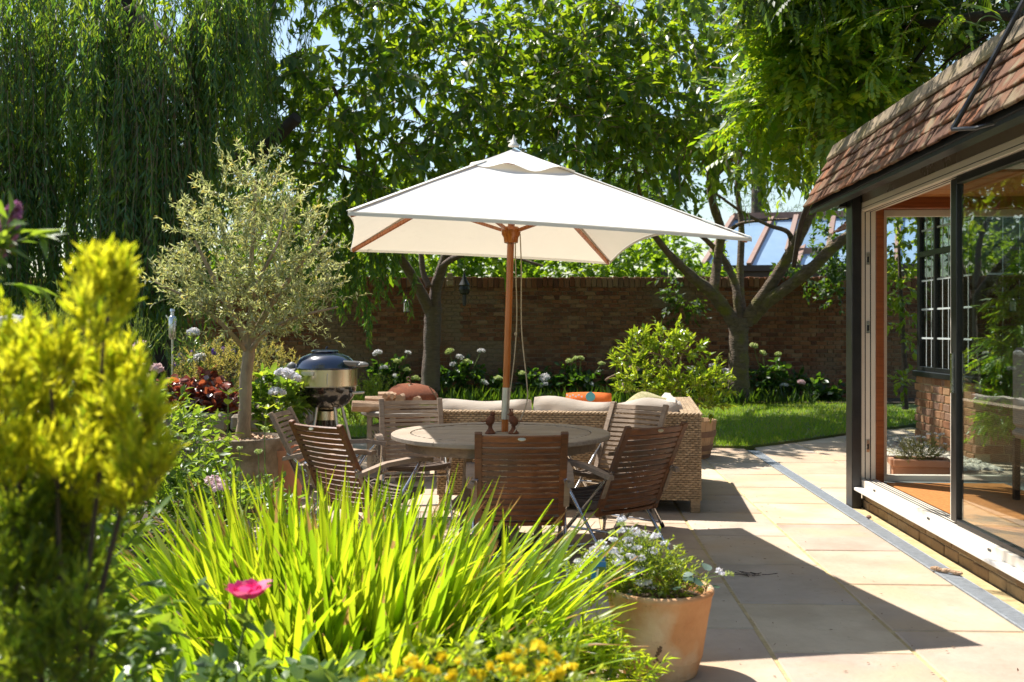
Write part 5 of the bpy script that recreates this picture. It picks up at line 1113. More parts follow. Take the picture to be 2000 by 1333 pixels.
# shrub trees seen in front of the wall, right of the second cherry and in the gap before the house
t = thing('wall_shrub', 'leafy shrub sprawling over the wall between the cherry and the black post', 'shrub', at(1650, 640, 19.6))
crown(t, [pc(1590,520,19.6,.5,.3,.4,40), pc(1640,470,19.4,.4,.3,.5,46), pc(1650,560,19.5,.3,.3,.4,26), pc(1340,560,19.7,.35,.2,.35,24), pc(1330,600,19.8,.2,.15,.3,10), pc(1690,500,19.2,.3,.3,.5,20)], .4, 11, (.13, .5), 'farshadeleaf')
t = thing('magnolia', 'glossy leaved shrub in the gap seen through the garden room\'s end window', 'shrub', at(1755, 600, 15.5))
crown(t, [pc(1755,470,15.5,.35,.4,.5,70), pc(1750,570,15.4,.3,.3,.22,40), pc(1765,620,15.4,.15,.2,.15,10), pc(1765,745,14.6,.12,.12,.1,8), pc(1770,660,15,.06,.1,.1,4)], .3, 11, (.12, .55), 'shrubleaf')
m = MB(); m.tube([at(1768,800,15.4), at(1766,700,15.4), at(1760,600,15.4), at(1755,480,15.5)], [.05,.04,.035,.02], 7); m.build('trunk', M['bark'], t, 60)
# ------------------------------------------------------------------ plants
def leafy(t, cl, L, nlv, lw, mat, droop=.2, var=LEAF5, nparts=0, up=.5, r=.003, stem='greenstem', mass='foliage', spread=.9, stems=True):
    (V, F), Mx, T = twigs(cl, L, nlv, droop, lw, r, up, 4, spread=spread)
    if stems: np_obj('stems', V, F, M[stem], t, 'stuff')
    return foliage(t, var, Mx, T, M[mat], nparts, mass=mass)
def blossom(n, rad, pl, pw, flat=.7, up=.4):      # dome of small petals, as one mesh
    d = rdir(n); d[:, 2] = np.abs(d[:, 2])*flat-.25*(1-flat)-.15; d = norm(d); P = d*rad*rng.uniform(.8, 1.02, (n, 1)); P[:, 2] *= flat
    D = rdir(n)+d*up; V, F = joined(LEAF4, frames(D, d+rdir(n)*.3, np.full(n, pl), np.full(n, pw)), P-norm(D)*pl*.4); return V, F
def heads(t, pts, meshes, name='flower_head', s0=.85, s1=1.15):
    for p in pts:
        o = link(bpy.data.objects.new(name, random.choice(meshes)), t); s = random.uniform(s0, s1)
        o.matrix_basis = Matrix.Translation(p) @ Matrix.Rotation(random.uniform(0, 6.28), 4, 'Z') @ Matrix.Rotation(random.uniform(-.5, .5), 4, 'X') @ Matrix.Scale(s, 4)
def bl(name, mat, *a, n=3, **k): return [np_mesh(name, *blossom(*a, **k), M[mat]) for _ in range(n)]
def stalks(t, pairs, r=.004, mat='greenstem', name='stalks'):
    P = np.array([[a, tuple(Vector(a).lerp(Vector(b), .5)+Vector((random.uniform(-.01, .01), random.uniform(-.01, .01), .01))), b] for a, b in [(tuple(x), tuple(y)) for x, y in pairs]], float)
    V, F = tubes(P, np.full(P.shape[:2], r), 4); return np_obj(name, V, F, M[mat], t, 'stuff')

# hydrangeas along the wall
HW = bl('flower_head', 'whitepetal', 110, .085, .05, .045); HL = bl('flower_head', 'limepetal', 110, .08, .05, .045); HP = bl('flower_head', 'pinkpetal', 110, .085, .05, .045)
G4 = 'hydrangeas at the foot of the garden wall'
HY = [(760, 715, 18.4, .55, [(797,689),(750,719),(772,735),(737,690)], [(794,723),(776,706),(812,740)], 'hydrangea left of the forked cherry\'s foot with three white heads'),
      (900, 715, 18.7, .6, [(898,698),(940,686),(885,712)], [(878,687),(911,707)], 'hydrangea right of the forked cherry, topped by one high white head'),
      (965, 748, 18.2, .3, [(946,748)], [(973,740),(985,752)], 'small hydrangea left of the parasol pole with one white head near the lawn'),
      (1045, 735, 18.6, .4, [(1063,738),(1060,753)], [(1020,730)], 'hydrangea by the parasol cord with two white heads one above the other'),
      (1128, 735, 18.4, .65, [(1150,752)], [(1124,701),(1112,706),(1175,711),(1135,700)], 'dark hydrangea with lime green heads in the middle of the wall'),
      (1235, 745, 18.6, .45, [(1238,720),(1230,741),(1215,755)], [], 'hydrangea left of the barrel shrub with pale pinkish heads'),
      (1385, 735, 18.8, .6, [(1352,722),(1392,715),(1414,724),(1423,727),(1425,741),(1409,752)], [(1356,696)], 'hydrangea left of the stout trunk with many small white heads'),
      (1500, 725, 18.9, .55, [(1531,754)], [(1472,676),(1520,692),(1490,690),(1523,722)], 'tall hydrangea right of the stout trunk with lime heads'),
      (1575, 748, 18.9, .4, [(1565,748)], [], 'hydrangea with one pinkish head between the tall hydrangea and the black post'),
      (1625, 765, 18.7, .22, [(1622,769)], [], 'lowest hydrangea by the black post with one pale head touching the lawn')]
for px, py, Y, w_, wh, li, lb in HY:
    Y = 19.55; w_ *= .85
    p = at(px, py, Y); t = thing('hydrangea', lb, 'hydrangea', (p.x, Y, .06), G4); h = p.z
    leafy(t, [(p.x, Y, h*.55, w_*.7, .25, h*.5, int(70*w_+10)), (p.x-w_*.3, Y-.05, h*.75, w_*.35, .25, .25, int(22*w_+4)), (p.x+w_*.3, Y-.05, h*.8, w_*.35, .25, .25, int(22*w_+4))], .22, 7, (.14, .6), 'darkleaf', .25, OVAL[:1], 0, .4, .006)
    W_ = [at(x, y, Y-.28) for x, y in wh]; L_ = [at(x, y, Y-.25) for x, y in li]
    heads(t, W_, HP if 'pink' in lb else HW, s0=.65, s1=1.2); heads(t, L_, HL, s0=.7, s1=1)
    stalks(t, [((p.x, Y, .1), q) for q in W_+L_], .006)
P = np.stack([rng.uniform(-3.6, 5.6, 1100), rng.uniform(18.3, 19.1, 1100), np.full(1100, .05)], 1); n = len(P); D = rng.normal(0, .35, (n, 3)); D[:, 2] = 1
V, F = joined(LEAF4, frames(D, rdir(n), rng.uniform(.15, .4, n), np.full(n, .02)), P); tag(np_obj('border_grass', V, F, M['farshadeleaf']), kind='stuff')

# shrub in the barrel
p = Vector((1.86, 11.3, .36)); t = thing('barrel_shrub', 'bright yellow green glossy shrub growing out of the oak half barrel', 'shrub', p)
CS = [pc(1250,685,11.2,.16,.22,.14,26), pc(1290,670,11.3,.2,.2,.12,24), pc(1335,680,11.3,.14,.18,.12,18), pc(1225,715,11.1,.1,.15,.1,14), pc(1280,710,11.2,.22,.2,.1,18), pc(1240,755,11.0,.18,.2,.12,26), pc(1290,765,11.0,.2,.2,.12,24), pc(1330,755,11.0,.18,.2,.14,24), pc(1375,735,11.2,.16,.2,.18,26), pc(1395,760,11.2,.14,.2,.12,20), pc(1385,790,11.2,.14,.2,.1,14), pc(1360,790,11.1,.15,.2,.08,14)]
leafy(t, CS, .15, 12, (.085, .42), 'shrubleaf', -.25, LEAF5, 300, .8, .004, 'twig')
m = MB()
for path in ([(1345,830),(1335,760),(1310,710),(1270,690),(1230,715)], [(1345,830),(1325,750),(1330,700),(1345,675)], [(1350,830),(1370,770),(1390,730)], [(1340,830),(1290,780),(1245,760)], [(1345,820),(1305,730),(1250,705)], [(1215,728),(1190,738),(1182,744)]):
    pts, rad = smoothpath([(*at(x, y, 11.2), .016-.002*i) for i, (x, y) in enumerate(path)], 5); m.tube(pts, rad, 6)
m.build('stem', M['twig'], t, 60)

# low juniper-like bush and grasses by the fire table
p = gnd(735, 838); t = thing('feathery_bush', 'feathery bright green bush on the lawn edge behind the fire table', 'shrub', (p.x, 12.2, 0))
leafy(t, [pc(715,795,12.2,.26,.2,.22,70), pc(745,785,12.3,.2,.2,.2,50), pc(695,825,12.1,.16,.2,.12,30)], .22, 22, (.05, .16), 'limeleaf', -.3, LEAF4, 0, 1, .003)

# planting on and in front of the raised bed
def soil_z(Y): return .66 if Y > 9 else .02
def bush(name, lb, cat, cl, L, nlv, lw, mat, droop=.1, var=LEAF5, up=.6, group=None, nparts=0, spread=.9):
    x, y, z = cl[0][:3]; t = thing(name, lb, cat, (x, y, soil_z(y)), group); leafy(t, cl, L, nlv, lw, mat, droop, var, nparts, up, spread=spread)
    stalks(t, [((x+random.uniform(-.05, .05), y, soil_z(y)-.02), c[:3]) for c in cl], .006); return t
bush('herb_bush', 'grey green curry herb bush on the raised bed behind the olive trunk', 'herb bush', [pc(440,735,9.6,.34,.3,.24,150), pc(385,735,9.5,.2,.25,.2,70), pc(510,725,9.7,.22,.3,.26,90), pc(545,735,9.8,.16,.2,.2,50)], .16, 20, (.045, .2), 'herbleaf', -.1, LEAF4, 1)
t = bush('lavender', 'lavender with violet flower spikes behind the herb bush', 'lavender', [pc(430,700,10.1,.4,.2,.12,90), pc(380,700,10.1,.2,.2,.1,40)], .2, 12, (.04, .1), 'rosemaryleaf', -.2, LEAF4, 1.2)
LV = bl('flower_spike', 'purplepetal', 40, .022, .022, .016, flat=1.6); heads(t, [at(x, y, 9.9) for x, y in ((352,698),(373,699),(376,690),(388,702),(398,693),(417,686),(419,692),(434,684),(440,690),(360,706),(408,704),(455,688),(344,715),(428,697))], LV, 'flower_spike')
t = thing('heuchera', 'heuchera with red and plum coloured leaves on the raised bed', 'heuchera', (*at(385, 800, 9.15)[:2], .66))
leafy(t, [pc(355,775,9.15,.16,.16,.10,50), pc(400,770,9.2,.2,.18,.12,70), pc(420,790,9.1,.16,.14,.08,40), pc(365,795,9.1,.14,.12,.06,30)], .1, 6, (.085, .85), 'heuchera', .1, OVAL, 60, .5, .003)
t = thing('hydrangea', 'pale lilac hydrangea between the olive trunk and the kettle barbecue', 'hydrangea', (*at(550, 800, 8.9)[:2], .3), None)
leafy(t, [pc(545,775,8.95,.2,.14,.2,46), pc(535,810,8.9,.2,.14,.16,40)], .14, 7, (.1, .55), 'midleaf', .2, OVAL[:1]); heads(t, [at(*q, 8.75) for q in ((563,731),(575,738),(541,767),(552,728))], bl('flower_head', 'lilacpetal', 120, .06, .036, .034)); stalks(t, [((at(548, 820, 8.95)), at(*q, 8.75)) for q in ((563,731),(541,767))], .004)
RS = [np_mesh('rose_flower', *blossom(60, .05, .05, .05, flat=.75, up=.9), M['whitepetal']) for _ in range(2)]; RP = [np_mesh('rose_flower', *blossom(60, .05, .05, .05, flat=.75, up=.9), M['pinkpetal']) for _ in range(2)]
G5 = 'roses on the raised bed'
for px, py, Yd, base, me, lb in ((378,650,9.3,760,RS,'tall cream rose right of the steel garden torch'), (272,676,9.2,790,RP,'blush rose standing left of the garden torch before the dark willow trunk'), (306,721,9.1,800,RP,'lower blush rose just left of the torch foot'), (390,700,9.4,780,RS,'half hidden white rose among the lavender'), (520,745,9.3,800,RS,'faded white rose just right of the olive trunk')):
    p = at(px, py, Yd); b = at(px-6, base, Yd); t = thing('rose', lb, 'rose', b, G5); stalks(t, [(b, p)], .006, name='stem'); heads(t, [p], me, 'rose_flower', .9, 1.1)
    leafy(t, [(b.x, Yd, (b.z+p.z)/2, .14, .12, (p.z-b.z)*.3, 11)], .10, 5, (.06, .62), 'roseleaf', .1, OVAL)
t = thing('garden_torch', 'slim steel garden torch on a pole in the raised bed', 'garden torch', (*at(338, 760, 9.4)[:2], .66)); c = at(337, 645, 9.4)
m = MB(); m.lathe([(.0, -.09), (.026, -.088), (.036, -.07), (.036, .12), (.03, .13), (.018, .135), (.016, .17), (.024, .175), (.02, .2), (0, .2)], c, 20); m.build('canister', M['steel'], t, 40)
m = MB(); m.tube([(c.x+.004, c.y, .6), (c.x, c.y, c.z-.085)], .012, 10); m.build('pole', M['steel'], t, 40); m = MB(); m.bar(c+Vector((-.036, 0, .10)), c+Vector((-.06, 0, .14)), .01, .012); m.build('hook', M['steel'], t)
G6 = 'leafy upright plants in front of the raised bed'
def upright(px, top, base, Yd, lb, mat='limeleaf', lw=.12, pairs=6, grp=G6):
    b = at(px, base, Yd); p = at(px+6, top, Yd); t = thing('leafy_plant', lb, 'plant', b, grp); stalks(t, [(b, p)], .006, name='stem'); T, D, N, S_ = [], [], [], []
    for i in range(pairs):
        f = .12+.88*i/(pairs-1); a0 = i*1.57+random.uniform(-.3, .3); q = b.lerp(p, f)
        for k in range(4 if i == pairs-1 else 2):
            a = a0+k*(math.pi if i < pairs-1 else 1.57); T.append(tuple(q)); D.append((math.cos(a), math.sin(a), .25+.5*f)); N.append((-.4*math.cos(a), -.4*math.sin(a), 1)); S_.append(lw*random.uniform(.8, 1.1)*(1.1-.45*f))
    S_ = np.array(S_); foliage(t, OVAL, frames(np.array(D), np.array(N), S_, S_*.42), np.array(T), M[mat], len(T))
upright(440,772,905,7.2,'tallest lime green leafy plant left of the olive trunk', lw=.17, pairs=7); upright(385,805,930,6.9,'lime leafy plant at the left of the mossy tub', lw=.17); upright(362,828,935,6.8,'lower lime leafy plant beside the golden yew', lw=.15, pairs=5)
upright(515,800,880,8.4,'leafy plant between the olive trunk and the left chair', lw=.14, pairs=5); upright(540,778,880,8.6,'leafy plant under the pale lilac hydrangea', lw=.13, pairs=5); upright(505,735,860,8.8,'leafy plant against the stone wall by the olive trunk', lw=.13, pairs=6)
bush('ground_plant', 'low bushy green plant filling the bed below the olive tub', 'plant', [pc(400,985,6.0,.3,.3,.12,80), pc(330,940,6.0,.26,.3,.16,60), pc(450,1000,5.8,.3,.25,.12,60)], .16, 9, (.06, .5), 'midleaf', .1, OVAL[:1])
bush('ground_plant', 'dense green underplanting behind the golden yew', 'plant', [pc(230,830,7.0,.6,.4,.18,130), pc(120,790,6.8,.6,.5,.22,120), pc(300,870,6.4,.35,.4,.16,80), pc(30,820,6.2,.5,.5,.3,90)], .2, 10, (.07, .45), 'midleaf', .1, LEAF5)
t = thing('pink_scabious', 'pale pink flower heads standing among leaves left of the chairs', 'flower', (*at(425, 950, 5.6)[:2], .02)); q = [at(425, 946, 5.5), at(415, 938, 5.55), at(432, 955, 5.45)]; stalks(t, [((v_.x, v_.y+.05, .02), v_) for v_ in q]); heads(t, q, bl('flower_head', 'pinkpetal', 70, .042, .025, .02))
t = thing('white_bud_flower', 'slender stem with a closed white bud in front of the olive tub', 'flower', (*at(520, 900, 5.2)[:2], .02)); q = [at(517, 838, 5.2), at(468, 876, 5.1), at(505, 882, 5.2)]; stalks(t, [((v_.x, v_.y, .02), v_) for v_ in q], .003); heads(t, q, bl('flower_bud', 'limepetal', 30, .014, .02, .012), 'flower_bud')
bush('rosemary', 'upright spiky rosemary at the left behind the golden yew', 'rosemary', [pc(75,690,5.2,.1,.1,.06,16), pc(110,680,5.2,.1,.1,.1,16), pc(128,675,5.2,.05,.05,.1,10), pc(140,690,5.3,.08,.1,.06,12), pc(90,720,5.2,.2,.15,.08,40), pc(250,700,6.4,.14,.1,.08,26)], .22, 34, (.032, .13), 'rosemaryleaf', -.35, LEAF4, 2.4, spread=.7)
t = thing('daisy', 'white daisy-like flower at the left edge above orange blooms', 'flower', (*at(5, 900, 3.6)[:2], .02)); q = [at(12, 626, 3.4), at(-6, 622, 3.45)]; stalks(t, [((v_.x, v_.y, .02), v_) for v_ in q]); heads(t, q, bl('flower_head', 'whitepetal', 46, .035, .045, .016, flat=.25, up=1.2))
t = thing('crocosmia', 'orange crocosmia sprays at the left edge', 'flower', (*at(30, 900, 3.8)[:2], .02)); q = [at(x, y, 3.8) for x, y in ((10,655),(22,662),(35,660),(48,666),(60,660),(70,654),(5,668),(40,672))]; stalks(t, [((v_.x-.05, v_.y, .02), v_) for v_ in q], .003); heads(t, q, bl('flower_head', 'orangeflower', 16, .018, .035, .014))
t = thing('buddleia', 'mauve buddleia spike leaning in from the left edge', 'shrub', (-1.35, 2.3, .02)); m = []
for i in range(26):
    f = i/25; q = at(-2+38*f*.9, 478-76*f, 2.3); r_ = .022*(1-f)**.6+.004; k = 26; d = rdir(k); P = np.array(q)+d*r_; V, F = joined(LEAF4, frames(d+rdir(k)*.4, rdir(k), np.full(k, .010), np.full(k, .008)), P); m.append((V, F))
b = 0; Vs, Fs = [], []
for V, F in m: Vs.append(V); Fs.append(F+b); b += len(V)
np_obj('flower_spike', np.concatenate(Vs), np.concatenate(Fs), M['mauve'], t); stalks(t, [((-1.35, 2.3, .02), (-1.3, 2.3, 1.2)), ((-1.3, 2.3, 1.2), at(-4, 480, 2.3)), (at(-4, 480, 2.3), at(34, 404, 2.3))], .005, 'twig'); leafy(t, [pc(-30,520,2.3,.06,.06,.06,8), pc(0,500,2.3,.03,.03,.03,4)], .1, 7, (.09, .25), 'midleaf', .2)

# golden yew, close and out of focus
t = thing('golden_yew', 'golden yellow topped yew bush close at the left, out of focus', 'shrub', (-.78, 1.85, .02))
def gy(px, py, rpx, n, el=1.0, Y=1.85): Y += random.uniform(-.16, .16); r = rpx/FPX*Y; p = at(px, py, Y); return (p.x, p.y, p.z, r, r*.9, r*el, n)
top_ = [gy(212,598,40,50,1.15), gy(174,668,20,10,1.4), gy(52,735,36,40,1.5), gy(102,735,26,21,1.4), gy(13,780,36,28,1.5), gy(227,765,36,38,1.6), gy(143,790,34,33,1.7), gy(261,845,34,36,1.5), gy(78,850,36,30,1.4), gy(201,880,36,30,1.3), gy(280,935,28,21,1.3), gy(-17,860,40,23,1.4), gy(30,930,36,25,1.2), gy(130,930,34,21,1.2), gy(17,690,18,10,1.6), gy(252,985,34,24,1.2), gy(156,1010,30,17,1.2), gy(87,985,30,15,1.2)]
leafy(t, top_, .055, 22, (.033, .21), 'goldleaf', -.5, LEAF4, 0, 1.9, .0016, 'darktwig', mass='golden_sprays', spread=.8)
low_ = [gy(90,1000,60,30), gy(150,1130,50,25), gy(22,1180,60,27), gy(97,1190,56,27), gy(127,1330,70,30), gy(60,1090,50,25), gy(187,990,44,22), gy(30,1010,50,25), gy(7,1110,60,22), gy(45,1270,70,30), gy(0,1330,70,22), gy(172,1060,40,18), gy(75,1340,70,25), gy(135,900,50,19), gy(45,880,50,19), gy(150,1240,46,19), gy(112,1090,46,22)]
leafy(t, low_, .065, 20, (.032, .21), 'greenyew', -.4, LEAF4, 0, 1.5, .0016, 'darktwig', mass='green_sprays', spread=.8)
m = MB()
for path in ([(130,1500),(120,1250),(115,1050),(110,900),(100,760)], [(150,1500),(150,1300),(180,1050),(195,900),(200,700),(212,620)], [(160,1500),(190,1200),(235,1000),(255,850)], [(110,1500),(60,1200),(40,950),(40,760)]):
    pts, rad = smoothpath([(*at(x, y, 1.87), .0065-.0008*i) for i, (x, y) in enumerate(path)], 5); m.tube(pts, rad, 6)
m.build('stem', M['darktwig'], t, 60)
bush('rose_bush', 'leafy rose bush under the golden yew at the lower left', 'shrub', [pc(40,1000,2.5,.22,.2,.14,40), pc(120,1110,2.5,.16,.2,.14,34), pc(20,1180,2.4,.22,.2,.14,40), pc(130,1260,2.4,.16,.2,.10,30), pc(100,1320,2.3,.26,.2,.12,40)], .12, 8, (.05, .6), 'midleaf', .1, OVAL)

# strap leaved clump in the middle foreground
def ribbon(b, tw):
    n = 9; V, F = [], []
    for i in range(n+1):
        s = i/n; y = s-.22*b*s**3; z = -b*.75*s**2.6; wv = .5*min(1, .55+s*1.6)*(1-s**5)**.8*(1 if s < .6 else (1-((s-.6)/.4)**2*.75)); wv = max(wv, .0); c, sn = math.cos(tw*s), math.sin(tw*s)
        V += [(-wv*c, y, z+wv*.25*0-wv*sn*.03), (0, y, z-.004), (wv*c, y, z+wv*sn*.03)]
        if i: a = 3*(i-1); F += [(a, a+1, a+4, a+3), (a+1, a+2, a+5, a+4)]
    return (np.array(V), np.array(F))
RIB = [ribbon(b, tw) for b, tw in ((.05,.2),(.12,-.3),(.22,.4),(.35,.2),(.5,-.3),(.75,.5),(1.05,.2))]
t = thing('strap_leaf_clump', 'big clump of bright yellow green strap leaves in the foreground bed', 'plant', (-.6, 3.75, .02))
n = 1650; lf = rng.random(n) < .22; bx = np.where(lf, rng.normal(-.58, .22, n), np.clip(rng.normal(0, .36, n), -.85, .60)); by = np.where(lf, rng.normal(-.35, .14, n), rng.normal(0, .22, n)); B = np.stack([-.70+bx, 3.78+by, np.full(n, .02)], 1)
D = np.stack([bx*1.2+.05+rng.normal(0, .24, n), by*1.0-.05+rng.normal(0, .24, n), np.full(n, 1.0)], 1); D = norm(D)
lenf = np.where(lf, .8, 1)*rng.uniform(.54, .94, n)*np.where(by < -.12, .82, 1); N = np.array([0, 0, 1.])-D*D[:, 2:3]+rng.normal(0, .18, (n, 3))
spread_ = np.hypot(D[:, 0], D[:, 1]); wl = rng.uniform(.022, .046, n)
sel = np.clip((spread_*4.2+rng.normal(0, .9, n)), 0, 6.99).astype(int)
ok_ = B[:, 0]+D[:, 0]*lenf < .44; B, D, N, lenf, wl, sel = [q_[ok_] for q_ in (B, D, N, lenf, wl, sel)]; n = len(B)
Mx = frames(D, N, lenf, wl); key = B[:, 1]-lenf*.55+np.abs(B[:, 0]+.5)*.2; order = np.argsort(key); RA = {'along': np.repeat(np.linspace(0, 1, 10), 3), 'across': np.tile([-1., 0., 1.], 10)}; meshes = [np_mesh('strap_leaf', v, f, M['strapleaf'], True, RA) for v, f in RIB]
pick = set(order[:300].tolist()); Vs, Fs, b = [], [], 0
for i in range(n):
    if i in pick:
        o = bpy.data.objects.new('strap_leaf', meshes[sel[i]]); link(o, t); o.matrix_basis = Matrix([list(Mx[i][r])+[B[i][r]] for r in range(3)]+[[0, 0, 0, 1]])
    else:
        v, f = RIB[sel[i]]; Vs.append(v @ Mx[i].T+B[i]); Fs.append(f+b); b += len(v)
k_ = len(Vs); np_obj('leaf_mass', np.concatenate(Vs), np.concatenate(Fs), M['strapleaf'], t, 'stuff', True, {a_: np.tile(v_, k_) for a_, v_ in RA.items()})
k_ = 60; bx = rng.normal(-.66, .42, k_); by = rng.normal(3.68, .2, k_); a_ = rng.uniform(0, 6.28, k_); D = np.stack([np.cos(a_), np.sin(a_)-.4, rng.uniform(.25, 1.0, k_)], 1); N = np.array([0, 0, 1.])-D*D[:, 2:3]+rng.normal(0, .3, (k_, 3))
V, F = joined(RIB[4:], frames(D, N, rng.uniform(.35, .6, k_), rng.uniform(.012, .024, k_)), np.stack([bx, by, np.full(k_, .04)], 1)); np_obj('dead_leaves', V, F, leafmat('dry leaf', [(.38,.22,.07),(.5,.33,.13),(.44,.16,.04)], None, .3, .7), t, 'stuff', True)
# lower leaves, rose and yellow flowers along the front
bush('peony_leaves', 'dark green broad leaved plant at the bottom edge under the pink rose', 'plant', [pc(330,1385,2.7,.18,.15,.05,16), pc(450,1400,2.6,.2,.15,.05,14), pc(560,1385,2.8,.2,.15,.05,14), pc(650,1390,2.7,.15,.15,.05,10), pc(260,1370,2.7,.14,.15,.06,12)], .12, 7, (.08, .5), 'roseleaf', .15, OVAL, nparts=80)
t = thing('pink_rose', 'single hot pink rose bloom in front of the strap leaves', 'rose', (-.72, 2.62, .02)); c = at(484, 1146, 2.6); m = []
for ring, (n_, r_, tilt, s_) in enumerate(((5, .008, .05, .042), (6, .016, .3, .048), (7, .022, .65, .05))):
    for k in range(n_):
        a = k*2*math.pi/n_+ring*.5; d = np.array([math.cos(a), math.sin(a), 0]); up = np.array([0, 0, 1.]); D_ = d*math.sin(tilt)+up*math.cos(tilt); N_ = up*math.sin(tilt)-d*math.cos(tilt)
        o = np_obj('petal', OVAL[1][0], OVAL[1][1], M['hotpink'], t, None, True); fm = frames(D_[None], N_[None], np.array([s_]), np.array([s_*1.15]))[0]; q = np.array(c)+d*r_+up*(-.03)
        o.matrix_basis = Matrix([list(fm[r])+[q[r]] for r in range(3)]+[[0, 0, 0, 1]])
o = np_obj('petal', OVAL[2][0], OVAL[2][1], M['hotpink'], t, None, True); fm = frames(np.array([[.9, -.1, .75]]), np.array([[-.6, -.2, .8]]), np.array([.05]), np.array([.03]))[0]; q = np.array(c)+[.02, -.01, .0]; o.matrix_basis = Matrix([list(fm[r])+[q[r]] for r in range(3)]+[[0, 0, 0, 1]])
stalks(t, [((-.74, 2.62, .02), at(462, 1300, 2.62)), (at(462, 1300, 2.62), tuple(c-Vector((0, 0, .012)))), (at(462, 1260, 2.62), at(440, 1190, 2.6))], .004, name='stem'); leafy(t, [pc(460,1290,2.62,.05,.05,.05,6), pc(440,1190,2.6,.02,.02,.02,3)], .08, 5, (.055, .6), 'roseleaf', .15, OVAL, stems=False)
t = bush('yellow_potentilla', 'low bush dotted with blurred yellow flowers at the bottom edge', 'shrub', [pc(850,1350,2.3,.14,.14,.06,40), pc(960,1335,2.35,.14,.14,.06,40), pc(1060,1345,2.35,.12,.12,.06,34), pc(760,1360,2.3,.1,.1,.06,24), pc(1110,1365,2.35,.1,.1,.05,20)], .08, 10, (.026, .5), 'limeleaf', -.1, LEAF5)
YF = bl('flower_head', 'yellowpetal', 9, .012, .03, .024, flat=.4, up=1.1); heads(t, [at(x, y, 2.25+random.uniform(0, .12)) for x, y in ((780,1312),(820,1298),(850,1310),(812,1330),(905,1290),(935,1315),(968,1302),(1000,1322),(1052,1262),(1062,1298),(1088,1312),(1010,1305),(880,1320),(750,1325),(1040,1325),(985,1285),(1085,1280),(930,1330),(860,1284),(800,1288),(1112,1300),(1070,1325),(715,1332),(1020,1270))], YF)
bush('fine_leaved_weed', 'fine leaved green plant spreading in front of the terracotta pot', 'plant', [pc(1130,1290,3.55,.16,.14,.07,46), pc(1185,1320,3.6,.10,.12,.05,26), pc(1090,1270,3.6,.14,.14,.07,34), pc(1060,1320,3.5,.18,.16,.07,40), pc(1235,1330,3.62,.06,.08,.03,12), pc(980,1300,3.4,.2,.15,.08,40)], .13, 13, (.055, .22), 'strapleaf', .1, LEAF5)

# candytuft in the terracotta pot
t = thing('candytuft', 'bushy plant with lilac white flower clusters in the terracotta pot', 'plant', (PX_, PY_, .31))
leafy(t, [(PX_-.04, PY_, .385, .17, .14, .06, 120), (PX_-.16, PY_, .43, .15, .14, .07, 90), (PX_-.03, PY_+.02, .45, .11, .12, .07, 60), (PX_-.27, PY_-.02, .40, .11, .12, .06, 44), (PX_+.08, PY_-.05, .36, .08, .1, .03, 30), (PX_-.10, PY_+.02, .50, .06, .08, .04, 20)], .085, 10, (.028, .34), 'limeleaf', -.05, LEAF5, 0, .6, .0022)
q = [at(1050+x/3.48, 950+y/3.48, 4.12+random.uniform(-.08, .12)) for x, y in ((570,225),(575,300),(520,365),(615,360),(660,305),(800,338),(865,390),(622,386),(675,418),(460,420),(385,437),(500,436),(550,442),(350,470),(545,498),(640,480),(700,490),(282,512),(292,542),(265,585),(302,622),(245,627),(210,665),(430,655),(490,655),(630,602),(592,560),(690,565),(342,687),(332,727),(735,655),(770,682),(690,660),(1240,582),(430,395),(720,328),(790,440),(560,525),(400,470))]
CF = bl('flower_head', 'lilacpetal', 44, .0215, .015, .012, flat=.6); heads(t, q, CF); stalks(t, [((PX_-.08+random.uniform(-.08, .08), PY_, .34), v_) for v_ in q], .0018)
q2 = [at(1050+x/3.48, 950+y/3.48, 4.12) for x, y in ((430,392),(510,320),(700,320),(750,350),(1045,592),(1300,600),(570,260),(780,770),(850,735),(620,330))]; heads(t, q2, bl('seed_head', 'limepetal', 36, .018, .016, .008, flat=.7), 'seed_head'); stalks(t, [((PX_+random.uniform(-.08, .08), PY_, .34), v_) for v_ in q2], .0018)
t = thing('nasturtium', 'few round blue green leaves at the right side of the terracotta pot', 'plant', (PX_+.1, PY_-.05, .31)); T = np.array([tuple(at(1050+x/3.48, 950+y/3.48, 4.08)) for x, y in ((885,570),(1150,570),(1185,665),(1060,650),(985,610),(940,680),(1110,640),(580,735),(620,760))]); n = len(T)
DISC = [(np.array([[.5*math.cos(a), .5+.5*math.sin(a), .06*math.cos(2*a)] for a in np.linspace(0, 6.283, 11)[:-1]]+[[0, .5, -.04]]), np.array([[i, (i+1) % 10, 10] for i in range(10)]))]
s = rng.uniform(.035, .05, n); foliage(t, DISC, frames(rdir(n)*[1, 1, .3], np.tile([0., -.5, 1], (n, 1))+rdir(n)*.5, s, s), T, leafmat('blue green leaf', [(.05,.11,.075),(.10,.17,.14),(.2,.27,.25)], None, .3), n); stalks(t, [((PX_+.08, PY_-.04, .32), v_) for v_ in T], .0015, 'hoop')
t = thing('plant_label', 'blue plant label with a white mark stuck in the candytuft', 'plant label', at(1174, 1130, 4.02)); c = at(1175, 1087, 4.0)
m = MB(); w_, h_ = .017, .017; m.add([c+Vector(v_) for v_ in ((-w_,0,-h_),(w_*.7,0,-h_*1.2),(w_,0,h_*.2),(w_*.3,0,h_),(-w_*.8,0,h_*.6),(-w_,.0015,-h_),(w_*.7,.0015,-h_*1.2),(w_,.0015,h_*.2),(w_*.3,.0015,h_),(-w_*.8,.0015,h_*.6))], [(0,1,2,3,4), (9,8,7,6,5)]+[(i, (i+1) % 5, (i+1) % 5+5, i+5) for i in range(5)]); m.build('tag', M['bluetag'], t)
m = MB()
